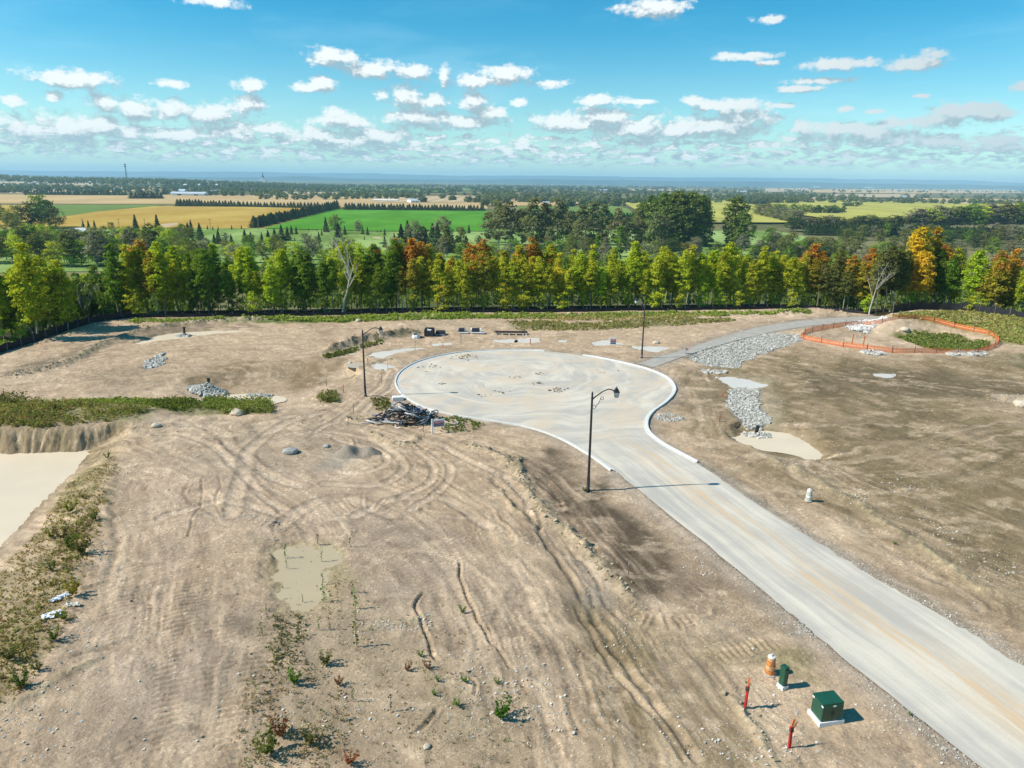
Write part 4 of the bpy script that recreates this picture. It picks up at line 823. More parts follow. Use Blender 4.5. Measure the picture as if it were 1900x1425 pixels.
# golf course trees, one by one: (px, base py, height px, kind)
gt = [(253,432,32,'c'),(293,430,30,'c'),(355,428,20,'c'),(155,424,15,'c'),(165,424,15,'c'),(176,424,15,'c'),(207,428,18,'w'),(385,425,8,'c'),(395,426,7,'c'),(405,426,7,'c'),(430,425,8,'c'),(448,424,7,'c'),(605,430,26,'c'),(623,432,34,'w'),(628,440,26,'s'),(640,435,16,'c'),(665,432,24,'w'),(673,434,14,'c'),(682,435,14,'c'),(714,436,12,'c'),(541,434,16,'c'),(550,434,14,'c'),(597,436,10,'c'),(486,448,17,'c'),(498,447,20,'s'),(523,446,28,'s'),(534,445,24,'s'),(510,446,22,'s'),(569,456,26,'w'),(592,448,18,'c'),(714,458,20,'c'),(732,460,26,'c'),(745,458,40,'s'),(757,456,44,'s'),(770,458,48,'w'),(785,458,38,'w'),(762,460,30,'c'),(790,455,30,'s'),(812,465,48,'s'),(822,462,60,'w'),(832,468,40,'s'),(803,462,45,'s'),(842,470,28,'w'),(865,468,30,'s'),(870,432,15,'c'),(888,456,20,'w'),(862,468,22,'s'),(406,452,25,'s'),(418,452,22,'w'),(430,455,20,'s'),(398,452,18,'s'),(455,450,24,'s'),(466,450,20,'s'),(350,440,26,'s'),(372,445,30,'s'),(340,436,14,'w'),(620,454,14,'c'),(638,456,18,'w'),(547,446,6,'c'),(573,428,5,'c'),(588,428,5,'c'),(700,430,5,'c'),(706,430,5,'c'),(676,444,7,'c'),(850,430,10,'w'),(530,462,8,'c'),(494,466,8,'c'),(330,462,16,'s'),(300,455,14,'w'),(380,462,14,'w'),(1268,468,8,'c'),(1280,470,16,'w'),(1256,470,26,'w'),(1330,470,22,'w')]
nm = {'c': ('cedar', 6, (DK, BLU), 'cedar_tree', 'small dark cedar'), 's': ('spruce', 12, (DK, BLU, (.04,.055,.025)), 'spruce_tree', 'dark spruce'), 'w': ('broad', 12, (OLV, GREY, (.07,.085,.03)), 'broadleaf_tree', 'grey green tree')}
for px, py, hp, kd in gt:
    X_, Y_ = G(px, py, VZ+.5); k = ppm(X_, Y_, VZ); kk, h0, cc, nn, lb = nm[kd]; sc = hp/k/h0
    where = 'on the golf grass at the left' if px < 460 else ('on the golf grass before the bright green field' if px < 720 else ('in the clump right of the golf grass' if px < 900 else 'at the foot of the big poplars'))
    big = ', one of the tall ones' if hp > 35 else (' among the smallest' if hp < 10 else '')
    tree(kk+str(rnd.randrange(2)), X_, Y_, VZ, sc, jit(rnd.choice(cc)), 0, f'{lb} {where}{big}', 'tree', 'trees scattered over the golf course', nn, sz=1.05 if kd != 'w' else 1., parts=hp > 25)
# willows in the middle, poplars
WL = sorted([925,945,968,990,1010,1035,1055,1080,1100,1118,1145,1160,1185,1215,1232,905,1070,1020]); ORD = 'first second third fourth fifth sixth seventh eighth ninth tenth eleventh twelfth thirteenth fourteenth fifteenth sixteenth seventeenth eighteenth'.split()
for px, py, hp in [(925,455,66),(945,458,70),(968,458,60),(990,462,74),(1010,460,66),(1035,455,72),(1055,462,58),(1080,465,66),(1100,462,68),(1118,455,60),(1145,460,58),(1160,462,50),(1185,460,56),(1215,465,60),(1232,462,52),(905,450,44),(1070,470,44),(1020,472,40)]:
    X_, Y_ = G(px, py, VZ); k = ppm(X_, Y_, VZ); tree(f'willow{rnd.randrange(2)}', X_, Y_, VZ, hp/k/17*1.22, jit((.19,.20,.08)), 0, f'grey green willow, {ORD[WL.index(px)]} from the left of the tall middle stand', 'tree', 'willows in the middle distance', 'willow_tree')
for px, py, hp, lb in [(1205,452,76,'leftmost of the big dark poplars'),(1228,455,84,'second big poplar from the left of the grove'),(1252,457,88,'tallest poplar in the middle of the grove'),(1276,457,86,'big poplar right of the middle of the grove'),(1298,456,80,'rightmost big poplar of the joined grove'),(1360,458,80,'separate round poplar right of the grove'),(1375,460,60,'lower dark poplar behind the separate one'),(1240,448,74,'poplar at the back of the grove'),(1190,446,60,'small poplar at the left end of the grove')]:
    X_, Y_ = G(px, py, VZ); k = ppm(X_, Y_, VZ); tree(f'poplar{rnd.randrange(2)}', X_, Y_, VZ, hp/k/29*1.12, jit((.16,.22,.04), .08), 0, 'dense green round crowned '+lb, 'tree', 'big poplars', 'poplar_tree')
for px, py, hp, c in [(15,420,30,GREEN),(38,425,44,OLV),(60,424,48,DK),(80,422,60,GREEN),(92,424,52,DK),(105,425,40,OLV),(0,418,40,OLV),(-20,420,40,GREEN),(25,432,40,OLV),(50,436,22,LIME),(75,438,26,OLV)]:
    X_, Y_ = G(px, py, VZ); k = ppm(X_, Y_, VZ); tree(f'broad{rnd.randrange(4)}', X_, Y_, VZ, hp/k/12, jit(c), 0, 'large dark tree in the clump left of the golden field', 'tree', 'clump of big trees left of the golden field', 'broadleaf_tree')
# windbreak spruces
def row(p0, p1, n, hp, label, group, key='spruce', c=(DK, BLU)):
    for i in range(n):
        t = (i+rnd.uniform(-.25, .25))/(n-1); px = p0[0]+(p1[0]-p0[0])*t; py = p0[1]+(p1[1]-p0[1])*t; X_, Y_ = G(px, py, VZ); k = ppm(X_, Y_, VZ); h = hp[0]+(hp[1]-hp[0])*t
        tree(f'{key}{rnd.randrange(2)}', X_, Y_, VZ, h/k/12*rnd.uniform(.9, 1.12)*1.6, jit(rnd.choice(c)), 0, label, 'tree', group, 'spruce_tree' if key == 'spruce' else 'broadleaf_tree', sz=.62, parts=False)
row((625,388),(472,423), 42, (15,20), 'dark spruce in the diagonal windbreak beside the bright green field', 'spruces of the diagonal windbreak')
row((642,390),(897,392), 46, (13,11), 'dark spruce in the windbreak behind the bright green field', 'spruces of the back windbreak')
row((331,383),(458,384), 24, (13,10), 'dark spruce in the windbreak left of the diagonal one', 'spruces of the left windbreak'); row((460,384),(590,387), 22, (9,12), 'dark spruce in the short windbreak joining the diagonal one', 'spruces of the joining windbreak')
row((965,408),(1180,412), 40, (18,16), 'dark spruce in the long row behind the willows', 'spruces behind the willows')
row((48,362),(232,363), 34, (9,9), 'far dark spruce in the windbreak at the far left', 'spruces of the far left windbreak'); row((245,369),(300,369), 10, (13,12), 'dark spruce in the short block left of the farm', 'spruces left of the farm')
row((1500,436),(1900,446), 60, (24,22), 'dark spruce of the plantation behind the right wood', 'spruces of the right plantation')
row((1470,430),(1700,425), 22, (26,26), 'grey green tree in the belt before the right fields', 'trees of the right belt', 'broad', (OLV, DK, GREY)); row((1700,425),(1930,424), 20, (40,44), 'tall mixed tree at the far right behind the plantation', 'tall trees at the far right', 'broad', (OLV, LIME, GREY, GREEN))
row((1405,400),(1480,418), 9, (22,26), 'grey green tree right of the round poplar', 'trees right of the round poplar', 'broad', (OLV, GREY)); row((1425,395),(1550,398), 9, (20,16), 'rounded tree between the right fields', 'trees between the right fields', 'broad', (OLV, GREY, GREEN))
# far hedgerows and woods as masses
def scat(n, area, h, seed, clump=.5, set_=TINY, xs=1.1):
    it = []; k_ = 0
    while len(it) < n and k_ < n*30:
        k_ += 1; px = rnd.uniform(area[0], area[1]); py = area[2]+(area[3]-area[2])*rnd.random()
        X_, Y_ = G(px, py, VZ)
        if vn(np.array(px/38), np.array(py/1.4), seed)+.25*vn(np.array(px/9), np.array(py/.7), seed+1) < clump: continue
        hh = rnd.uniform(*h); it.append((rnd.choice(set_), (X_, Y_, VZ, hh*xs*rnd.uniform(.8, 1.5), hh, rnd.random()*6)))
    return it
merged('far_woods', scat(2300, (-250, 2150, 344.5, 358), (10, 15), 201, .52), 'far dark woods and hedgerows under the blue hills', (.085,.12,.045))
merged('far_woods', scat(500, (300, 1500, 345.5, 349), (10, 15), 205, .42), 'far unbroken dark woods under the middle of the blue hills', (.075,.105,.045))
merged('hedgerows', scat(420, (900, 1500, 357, 378), (9, 14), 211, .50, LOW), 'grey green hedgerows and copses in the middle distance', (.14,.16,.06), .06)
merged('hedgerows', scat(260, (1400, 2100, 360, 378), (8, 13), 217, .52, LOW), 'grey green copses between the far right fields', (.14,.155,.06), .06)
merged('hedgerows', scat(200, (480, 960, 352, 371), (8, 13), 223, .58, LOW), 'copses between the far middle fields', (.12,.145,.05))
it = []
for px, py, w_, n_ in [(195,357,28,12),(215,356,26,14),(150,352,14,6),(330,361,30,14),(380,362,25,14),(450,363,40,22),(640,365,30,12),(700,368,50,26),(735,366,30,14),(780,375,12,5),(845,372,10,5),(1000,376,40,16),(1090,384,50,22),(1130,382,30,16),(1020,366,60,30),(1250,372,60,30),(1190,378,50,26),(1420,378,60,30),(1330,366,90,30),(1440,372,50,24),(1550,374,40,20),(1650,376,60,26),(1700,378,40,18),(1800,379,60,22),(1860,380,50,18),(1580,384,20,6),(1535,397,30,12),(880,376,20,10),(910,382,20,10),(930,378,25,14),(1360,372,50,22),(1480,366,60,26),(20,358,40,16),(-60,350,60,20),(60,346,50,22)]:
    for i in range(n_):
        X_, Y_ = G(px+rnd.uniform(-w_, w_)/1., py+rnd.uniform(-1.5, 1), VZ); hh = rnd.uniform(8, 13); it.append((rnd.choice(LOW), (X_, Y_, VZ, hh*rnd.uniform(.9, 1.3), hh, rnd.random()*6)))
merged('copses', it, 'dark copses round the far farms', (.11,.135,.05), .05)
# wooded ridge with the village at the far left
it = []
for i in range(1500):
    px = rnd.uniform(-260, 620); lim = np.interp(px, [-260, 0, 100, 300, 420, 620], [321, 323, 327, 330, 334, 341]); t = rnd.random()
    X_, Y_ = G(px, 346, VZ); sc_ = 2600/Y_+t*.35; X_, Y_ = X_*sc_, Y_*sc_; zt = CAM_H+(336+.0125*(px-950)-lim)*Y_/F_PX; hh = rnd.uniform(9, 14); it.append((rnd.choice(TINY), (X_, Y_, zt-hh-(1-t)*11+rnd.uniform(-2, 2), hh*1.3, hh, rnd.random()*6)))
merged('ridge_wood', it, 'wooded ridge with the village at the far left', (.10,.13,.045), .05)

# ------------------------------------------------------------------ stones, weeds
def rockV(r, n=1):
    ph = (1+5**.5)/2; B_ = np.array([[-1,ph,0],[1,ph,0],[-1,-ph,0],[1,-ph,0],[0,-1,ph],[0,1,ph],[0,-1,-ph],[0,1,-ph],[ph,0,-1],[ph,0,1],[-ph,0,-1],[-ph,0,1]])/1.9
    return B_*(.72+.56*r.random((12, 1)))
ICO = np.array([[0,11,5],[0,5,1],[0,1,7],[0,7,10],[0,10,11],[1,5,9],[5,11,4],[11,10,2],[10,7,6],[7,1,8],[3,9,4],[3,4,2],[3,2,6],[3,6,8],[3,8,9],[4,9,5],[2,4,11],[6,2,10],[8,6,7],[9,8,1]])
CUBE = np.array([[-1,-1,-1],[1,-1,-1],[1,1,-1],[-1,1,-1],[-1,-1,1],[1,-1,1],[1,1,1],[-1,1,1]])*.5; CF = np.array([[0,3,2],[0,2,1],[4,5,6],[4,6,7],[0,1,5],[0,5,4],[1,2,6],[1,6,5],[2,3,7],[2,7,6],[3,0,4],[3,4,7]])
def stone_mat(name, a, b_):
    m = bpy.data.materials.new(name); m.use_nodes = True; g = NG(m.node_tree); b = m.node_tree.nodes['Principled BSDF']
    v = g.n('ShaderNodeAttribute', attribute_name='w').outputs['Fac']; c = g.mix(v, a, b_)
    n_ = g.noise(g.n('ShaderNodeTexCoord').outputs['Object'], 9, 4); k = g.m('MULTIPLY_ADD', n_, .5, .75); g.put(b, 'Base Color', g.mix(1., c, g.comb(k, k, k), 'MULTIPLY')); g.put(b, 'Roughness', .9); g.put(b, 'Specular IOR Level', .2); return m
M_RIP = stone_mat('grey_stone', (.25,.235,.205), (.62,.585,.505)); M_PALE = stone_mat('pale_stone', (.36,.32,.26), (.70,.65,.56)); M_RIPW = stone_mat('white_stone', (.42,.38,.33), (.75,.71,.65))
def in_poly(poly, n, seed):
    r = np.random.default_rng(seed); poly = np.asarray(poly); lo, hi = poly.min(0), poly.max(0); out = []; k = 0
    while k < n:
        P = lo+(hi-lo)*r.random((n*2, 2)); P = P[sdp(P, poly)+(fbm(P[:, 0]/1.5, P[:, 1]/1.5, 2, seed)-.5)*1.4 < 0]; out.append(P); k += len(P)
    return np.vstack(out)[:n]
def stones(name, P, size, m, label, seed, mound=None, cube=False, parent=None):
    r = np.random.default_rng(seed); n = len(P); z = terrain(P[:, 0], P[:, 1])
    if mound is not None: z = z+mound(P)
    sz = r.uniform(size[0], size[1], n)*(.55+.9*r.random(n)**2); base = CUBE if cube else None; F0 = CF if cube else ICO; nv = 8 if cube else 12
    V = (np.repeat(CUBE[None]*1.0, n, 0) if cube else (np.repeat(rockV(np.random.default_rng(1))[None], n, 0)))*(.72+.6*r.random((n, nv, 1)))*(np.array([1., .8, .65])+.3*r.random((n, 1, 3)))
    a = r.random(n)*6.28; c, s = np.cos(a), np.sin(a); x = V[..., 0]*c[:, None]-V[..., 1]*s[:, None]; y = V[..., 0]*s[:, None]+V[..., 1]*c[:, None]
    t = r.normal(size=n)*.4; zz = V[..., 2]*np.cos(t)[:, None]+x*np.sin(t)[:, None]; V = np.stack([x, y, zz], -1)*sz[:, None, None]*.62; V += np.stack([P[:, 0], P[:, 1], z+sz*.04], 1)[:, None, :]
    F = (F0[None]+(np.arange(n)*nv)[:, None, None]).reshape(-1, 3); o = mesh_np(name, V.reshape(-1, 3), F, (m,), parent); attr(o.data, 'w', np.repeat(np.clip(r.random(n)*.8+.4*r.random(n)-.1, 0, 1), nv))
    if parent is None: tag(o, label, kind='stuff')
    return o
stones('riprap', in_poly(RIP[0], 11500, 1), (.16,.31), M_RIP, 'long bed of broken grey stone beside the asphalt path', 1, cube=True)
stones('riprap', in_poly(RIP[1], 4200, 2), (.16,.30), M_RIP, 'curved bed of broken grey stone above the small right pond', 2, cube=True)
stones('riprap', in_poly(RIP[2], 1800, 3), (.25,.48), M_RIPW, 'white stone apron at the back of the orange fence ring', 3)
stones('riprap', in_poly(RIP[3], 900, 4), (.25,.46), M_RIP, 'grey stone heap at the right front of the orange fence ring', 4)
stones('riprap', in_poly(RIP[4], 900, 5), (.22,.42), M_RIP, 'small tapering strip of grey stone on the far left slope', 5)
def heap(px, py, rx, ry, h, n, size, m, label, seed, kind='rock_pile', cat='rock pile', group=None):
    x, y, z = on(px, py); r = np.random.default_rng(seed); a = r.random(n)*6.283; q = r.random(n)**.5; P = np.stack([x+rx*q*np.cos(a), y+ry*q*np.sin(a)], 1)
    o = stones(kind, P, size, m, label, seed, mound=lambda P: h*np.maximum(0, 1-np.hypot((P[:, 0]-x)/rx, (P[:, 1]-y)/ry)), parent=None)
    del o['kind']; return tag(o, label, cat, group)
M_BLACK = mat('black_plastic', (.022,.022,.024), .45, .1, 6); M_RUST = mat('dark_steel', (.05,.035,.03), .6, .2, 8)
for px, py, rx, ry, h, n, sz, lb in [(387,728,1.9,1.5,1.1,330,(.28,.5),'grey rock mound round the drain inlet beside the cream puddle'),(342,624,1.0,.8,.45,60,(.28,.45),'little rock collar standing in the long cream puddle'),(1404,808,1.25,.9,.35,110,(.2,.38),'rock collar round the black pipe in the right pond'),
    (1622+0,655,1.6,1.2,.4,90,(.3,.5),'stone collar inside the front of the orange fence ring'),(484,735,1.3,.5,.35,60,(.2,.4),'dark broken lumps at the near edge of the cream puddle'),(833,787,1.0,.6,.15,60,(.15,.3),'small white gravel patch right of the sale sign'),(1241,775,1.3,1.2,.05,160,(.12,.25),'small flat heap of pale grey gravel beside the right kerb'),(1325,690,1.6,.9,.15,90,(.2,.4),'broken stones below the long stone bed')]:
    heap(px, py, rx, ry, h, n, sz, M_RIP, lb, int(px)+7)
for px, py, lb in [(1402,806,'short black drain riser leaning out of the rocks in the right pond'),(387,722,'short dark drain riser on top of the grey rock mound'),(342,622,'short dark drain riser in the long cream puddle')]:
    x, y, z = on(px, py+2); b = MB(); b.tube([(0, 0, 0), (.12, 0, .9 if px > 1000 else 1.3)], [.17, .15], 10); b.tube([(.12, 0, .9 if px > 1000 else 1.3), (.13, 0, .96 if px > 1000 else 1.36)], [.2, .2], 10); o = b.build('drain_riser', M_BLACK, None, (x, y, z)); tag(o, lb, 'drain pipe')
# scattered stones
Ps = []
r_ = np.random.default_rng(77)
for (px, py, sx, sy, n) in [(462,962,40,9,150),(500,985,30,25,120),(720,1160,50,10,170),(790,1145,15,10,60),(640,1160,60,60,60),(880,1250,90,60,260),(960,1300,120,70,420),(1100,1060,22,25,120),(1160,1170,60,60,160),(1300,1050,30,30,100),(1430,1290,60,50,160),(1400,1380,120,40,340),(1550,870,40,25,160),(1480,860,40,15,120),(1600,915,60,18,170),(1680,900,60,20,120),(1740,985,70,35,240),(1850,1060,60,40,220),(1400,850,30,20,60),(60,1330,80,60,330),(150,1180,50,80,200),(190,1020,25,40,120),(215,900,18,60,120),(300,790,60,12,170),(380,785,50,12,110),(930,900,30,30,160),(760,800,60,20,120),(1000,900,60,60,90),(1280,700,40,18,60),(1430,760,20,25,60),(1820,640,80,30,60),(1360,1150,120,80,160),(1660,1330,60,40,120),(700,1330,260,60,380),(300,1300,200,90,140),(1090,1330,140,80,260),(1870,742,40,8,420),(960,596,110,5,60)]:
    for _ in range(n):
        x, y = G(px+r_.normal()*sx*.6, min(py+r_.normal()*sy*.6, 1500)); Ps.append((x, y))
Ps = np.array(Ps); d_ = sdp(Ps, road_poly); Ps = Ps[(d_ > .15)&(r_.random(len(Ps)) < .7)]; 
Pg = []
for ed, sg in ((eL, 1), (eR, -1)):
    for _ in range(2600):
        i = r_.integers(len(ed)-1); t = r_.random(); p = ed[i]*(1-t)+ed[i+1]*t; d = ed[i+1]-ed[i]; d = d/np.linalg.norm(d); Pg.append(p+np.array([d[1], -d[0]])*sg*abs(r_.normal())*.55)
Pg = np.array(Pg); Pg = Pg[(Pg[:, 1] > 18)]; Pg = Pg[sdp(Pg, road_poly) > -.02]; stones('gravel', Pg, (.025, .09), stone_mat('road_gravel', (.26,.23,.19), (.58,.53,.45)), 'loose gravel shoulder along both road edges', 83, cube=True)
stones('stones', Ps, (.03, .12), M_PALE, 'small pale stones scattered over the bare soil', 78, cube=True)
Pc = np.stack([r_.uniform(-60, 90, 4200), 19+90*r_.random(4200)**1.7], 1); Pc = Pc[(np.abs(Pc[:, 0]) < .8*Pc[:, 1]+10)]; Pc = Pc[sdp(Pc, road_poly) > .1]
stones('clods', Pc, (.03, .13), stone_mat('soil_clod', (.20,.155,.10), (.42,.33,.235)), 'loose clods of dry soil over the lots', 79, cube=True)
# crumbly windrow clods
P2 = []
for pts, w_, h_, k in LIN:
    if k != 'r' or h_ < .19: continue
    L = np.linalg.norm(np.diff(pts, axis=0), axis=1).sum(); n = int(L*w_*(13 if h_ < .5 else 7)); n = min(n, 1200)
    for _ in range(n):
        i = r_.integers(len(pts)-1); t = r_.random(); p = pts[i]*(1-t)+pts[i+1]*t; P2.append(p+r_.normal(size=2)*w_*.5)
P2 = np.array(P2); P2 = P2[sdp(P2, road_poly) > .2]; stones('clods', P2, (.07, .26), stone_mat('ridge_clod', (.24,.19,.115), (.47,.385,.26)), 'clods of earth along the graded windrows', 80, cube=True)
for k in range(26):                            # dirt crumbs on the turning bulb
    pass
Pb = []
for px, py, s_, n in [(1035,724,16,60),(866,662,22,90),(800,680,14,20),(955,700,10,12),(1000,694,8,14),(997,712,8,14),(820,712,10,10),(930,728,14,10),(790,690,4,8),(900,735,20,10),(1120,690,20,10)]:
    for _ in range(n):
        Pb.append(G(px+r_.normal()*s_*.6, py+r_.normal()*s_*.13))
Pb = np.array(Pb); o = stones('clods', Pb, (.08, .26), stone_mat('dark_clod', (.16,.12,.075), (.34,.26,.17)), 'dropped lumps of dirt on the asphalt of the turning bulb', 81, cube=True); o.location.z = .07

def weeds(name, poly, n, h, colr, label, seed, aut=0., per=6, wd=.16, cl=.45, patch=3.0, world=False):
    per = int(per*1.5); colr = tuple(c*1.35 for c in colr); n = int(n*1.1)
    r = np.random.default_rng(seed); P = in_poly(GP(poly) if not world else poly, int(n*1.8), seed); k = fbm(P[:, 0]/patch, P[:, 1]/patch, 3, seed+5); P = P[np.argsort(-k*(cl+.3)*1.2+r.random(len(k))*.55)[:n]]
    d_ = sdp(P, road_poly); P = P[d_ > .3]; n = len(P); z = terrain(P[:, 0], P[:, 1]); hh = r.uniform(h[0], h[1], n)*(.5+.9*fbm(P[:, 0]/1.2, P[:, 1]/1.2, 2, seed+9))
    ci = np.repeat(np.arange(n), per); N = n*per; t = r.random(N); off = r.normal(size=(N, 2))*(hh[ci]*.28)[:, None]
    cen = np.stack([P[ci, 0]+off[:, 0], P[ci, 1]+off[:, 1], z[ci]+hh[ci]*(.12+.75*t)], 1); nrm = np.stack([off[:, 0]*2, off[:, 1]*2, np.full(N, .35)], 1)+r.normal(size=(N, 3))*.5
    V, F = quads(cen, (wd*(.5+.7*r.random(N))*(hh[ci]/np.mean(h))**.3)*.95, nrm, 1.4, r); o = mesh_np(name, V, F, (WEED,)); pv = r.random(n)
    attr(o.data, 'v', np.repeat(np.clip(.7*pv[ci]+.3*t, 0, 1), 4)); attr(o.data, 'w', np.repeat(np.clip(.6*r.random(n)[ci]+.4*r.random(N), 0, 1), 4)); o.color = (*colr, 1-aut); return tag(o, label, kind='stuff')
weeds('weeds', [(-120,752),(0,748),(100,752),(200,756),(268,764),(280,772),(230,786),(100,797),(-120,802)], 2300, (.25,.7), (.20,.195,.055), 'dense green and brown weeds on the berm above the left pond', 301, .35, 7, .15)
weeds('weeds', [(90,745),(240,741),(330,744),(380,748),(340,762),(290,764),(200,752)], 480, (.15,.35), (.20,.24,.05), 'low green weeds right of the left berm', 302, .05, 6, .17)
weeds('weeds', [(268,752),(330,738),(360,745),(385,758),(340,766),(290,762)], 260, (.3,.6), (.11,.135,.03), 'loose green weeds left of the rock mound', 307)
weeds('weeds', [(378,745),(392,732),(420,730),(450,735),(480,738),(500,752),(505,766),(470,770),(420,768),(385,760)], 800, (.4,.9), (.18,.21,.05), 'tall weed thicket in front of the cream puddle', 303, .25, 7, .16)
weeds('weeds', [(-40,742),(20,742),(56,748),(50,756),(-40,758)], 160, (.8,1.3), (.14,.13,.05), 'taller brown weeds at the left edge of the berm', 308, .2)
weeds('verge_weeds', [(240,596),(400,592),(620,588),(800,584),(1050,583),(1190,581),(1350,580),(1500,579),(1500,583),(1300,587),(1050,591),(900,592),(640,597),(480,595),(250,602)], 2300, (.2,.6), (.24,.29,.06), 'bright green weeds along the foot of the back fence', 304, .06, 6, .26)
weeds('dry_grass', [(940,598),(1000,594),(1060,600),(1200,592),(1340,591),(1370,596),(1260,605),(1100,612),(960,614)], 1300, (.15,.4), (.25,.235,.085), 'dry olive grass patch on the bank behind the turning bulb', 305, .2, 6, .2, .3)
weeds('dry_grass', [(960,586),(1150,584),(1300,586),(1300,590),(1150,594),(960,594)], 800, (.2,.5), (.36,.32,.13), 'pale dry grass fringe below the verge', 306, .2, 6, .2, .3)
weeds('slope_weeds', [(228,840),(205,900),(188,970),(160,1060),(110,1180),(50,1280),(-40,1340),(-160,1250),(-100,1080),(0,1030),(40,990),(80,940),(132,870)], 2100, (.07,.22), (.27,.22,.09), 'sparse weeds and dry grass on the slope down to the left pond', 309, .5, 5, .08, .05, 2.2)
weeds('slope_weeds', [(185,930),(160,1010),(130,1080),(100,1160),(40,1240),(-60,1300),(-90,1200),(0,1130),(60,1060),(120,980)], 520, (.12,.32), (.18,.17,.05), 'thicker weeds in the middle of the left slope', 310, .45, 6, .10, .3, 1.6)
weeds('dry_grass', [(1640,600),(1700,592),(1800,592),(1990,618),(2050,660),(1960,655),(1862,632),(1790,606),(1700,602)], 2600, (.3,.65), (.30,.29,.09), 'rough yellow green grass on the right berm', 311, .2, 6, .24, .3)
weeds('weeds', [(1668,618),(1700,611),(1760,614),(1820,626),(1842,640),(1800,652),(1752,644),(1700,630)], 1000, (.25,.6), (.17,.20,.05), 'green weeds inside the orange fence ring', 312, .12, 6, .24)
weeds('grass', [(-260,700),(-120,676),(0,648),(60,628),(130,606),(100,604),(0,600),(-160,606),(-300,630)], 2600, (.4,.9), (.20,.26,.05), 'bright green meadow grass beyond the fence at the far left', 313, .05, 5, .3)
weeds('weeds', [(600,660),(640,650),(700,632),(720,634),(650,656),(610,664)], 260, (.2,.4), (.12,.14,.035), 'thin green weeds along the dark windrow', 314, .1, 5, .2)
weeds('weeds', [(815,775),(850,772),(900,790),(860,805),(820,800)], 160, (.12,.3), (.11,.15,.03), 'low green weeds behind the sale sign', 315, .1, 5, .14)
weeds('weeds', [(590,730),(622,730),(630,745),(596,748)], 90, (.4,.7), (.15,.16,.05), 'lone green and brown weed clump on the left lot', 316, .2, 6, .18)
weeds('weeds', [(690,738),(730,742),(735,760),(700,764)], 130, (.1,.3), (.12,.13,.035), 'low weeds at the foot of the far street lamp', 317, .3, 5, .14)
weeds('seedling_weeds', [(470,1130),(640,1060),(720,1130),(880,1180),(1010,1280),(980,1420),(420,1440),(440,1280)], 380, (.06,.20), (.16,.14,.06), 'tiny dry weeds dotted over the near middle lot', 318, .5, 5, .055, .3, 2.)
weeds('seedling_weeds', [(470,1240),(600,1230),(640,1300),(620,1440),(440,1440)], 200, (.12,.34), (.16,.14,.06), 'brown and green weeds at the bottom left of the middle', 319, .5, 6, .07, .4, 1.5)
weeds('seedling_weeds', [(500,1150),(560,1140),(580,1260),(510,1270)], 160, (.1,.3), (.11,.115,.035), 'thin weeds in the wet strip below the olive puddle', 320, .2, 5, .08)

# single plants on the near lot
def shrub_mesh(seed, n, wd):
    r = np.random.default_rng(seed); st = 7; C_ = []
    for i in range(st):
        a = r.random()*6.28; l = .12+.33*r.random()
        for t in np.linspace(.2, 1, n//st): C_.append((l*t*math.cos(a)+r.normal()*.03, l*t*math.sin(a)+r.normal()*.03, t*(.6+.4*r.random())))
    C_ = np.array(C_); V, F = quads(C_, wd*(.6+.8*r.random(len(C_))), np.stack([C_[:, 0], C_[:, 1], np.full(len(C_), .6)], 1)+r.normal(size=C_.shape)*.4, .8, r); me = mesh_np('shrub', V, F, (LEAF,), data_only=True); attr(me, 'v', np.repeat(r.random(len(C_))*.8, 4)); attr(me, 'w', np.repeat(r.random(len(C_)), 4)); return me
def spindly(seed):
    r = np.random.default_rng(seed); C_ = np.array([(r.normal()*.06, r.normal()*.06, .15+.85*i/26) for i in range(27)]); V, F = quads(C_, .10*(.7+.6*r.random(27)), r.normal(size=(27, 3))+np.array([0, 0, .6]), .8, r); b = MB(); b.tube([(0, 0, 0), (.02, 0, .95)], [.012, .006], 4, False); tv = np.vstack(b.v); me = mesh_np('plant', np.vstack([V, tv]), np.vstack([F, np.vstack(b.f4)+len(V)]), (LEAF, BARK), data_only=True, midx=[0]*27+[1]*len(b.f4[0])); attr(me, 'v', np.concatenate([np.repeat(r.random(27)*.7, 4), np.zeros(len(tv))])); attr(me, 'w', np.concatenate([np.repeat(r.random(27), 4), np.zeros(len(tv))])); return me
SH = [shrub_mesh(i, 260, .085) for i in range(3)]; SP = [spindly(i) for i in range(3)]; GB = (.13,.21,.035); RB = (.20,.085,.04)
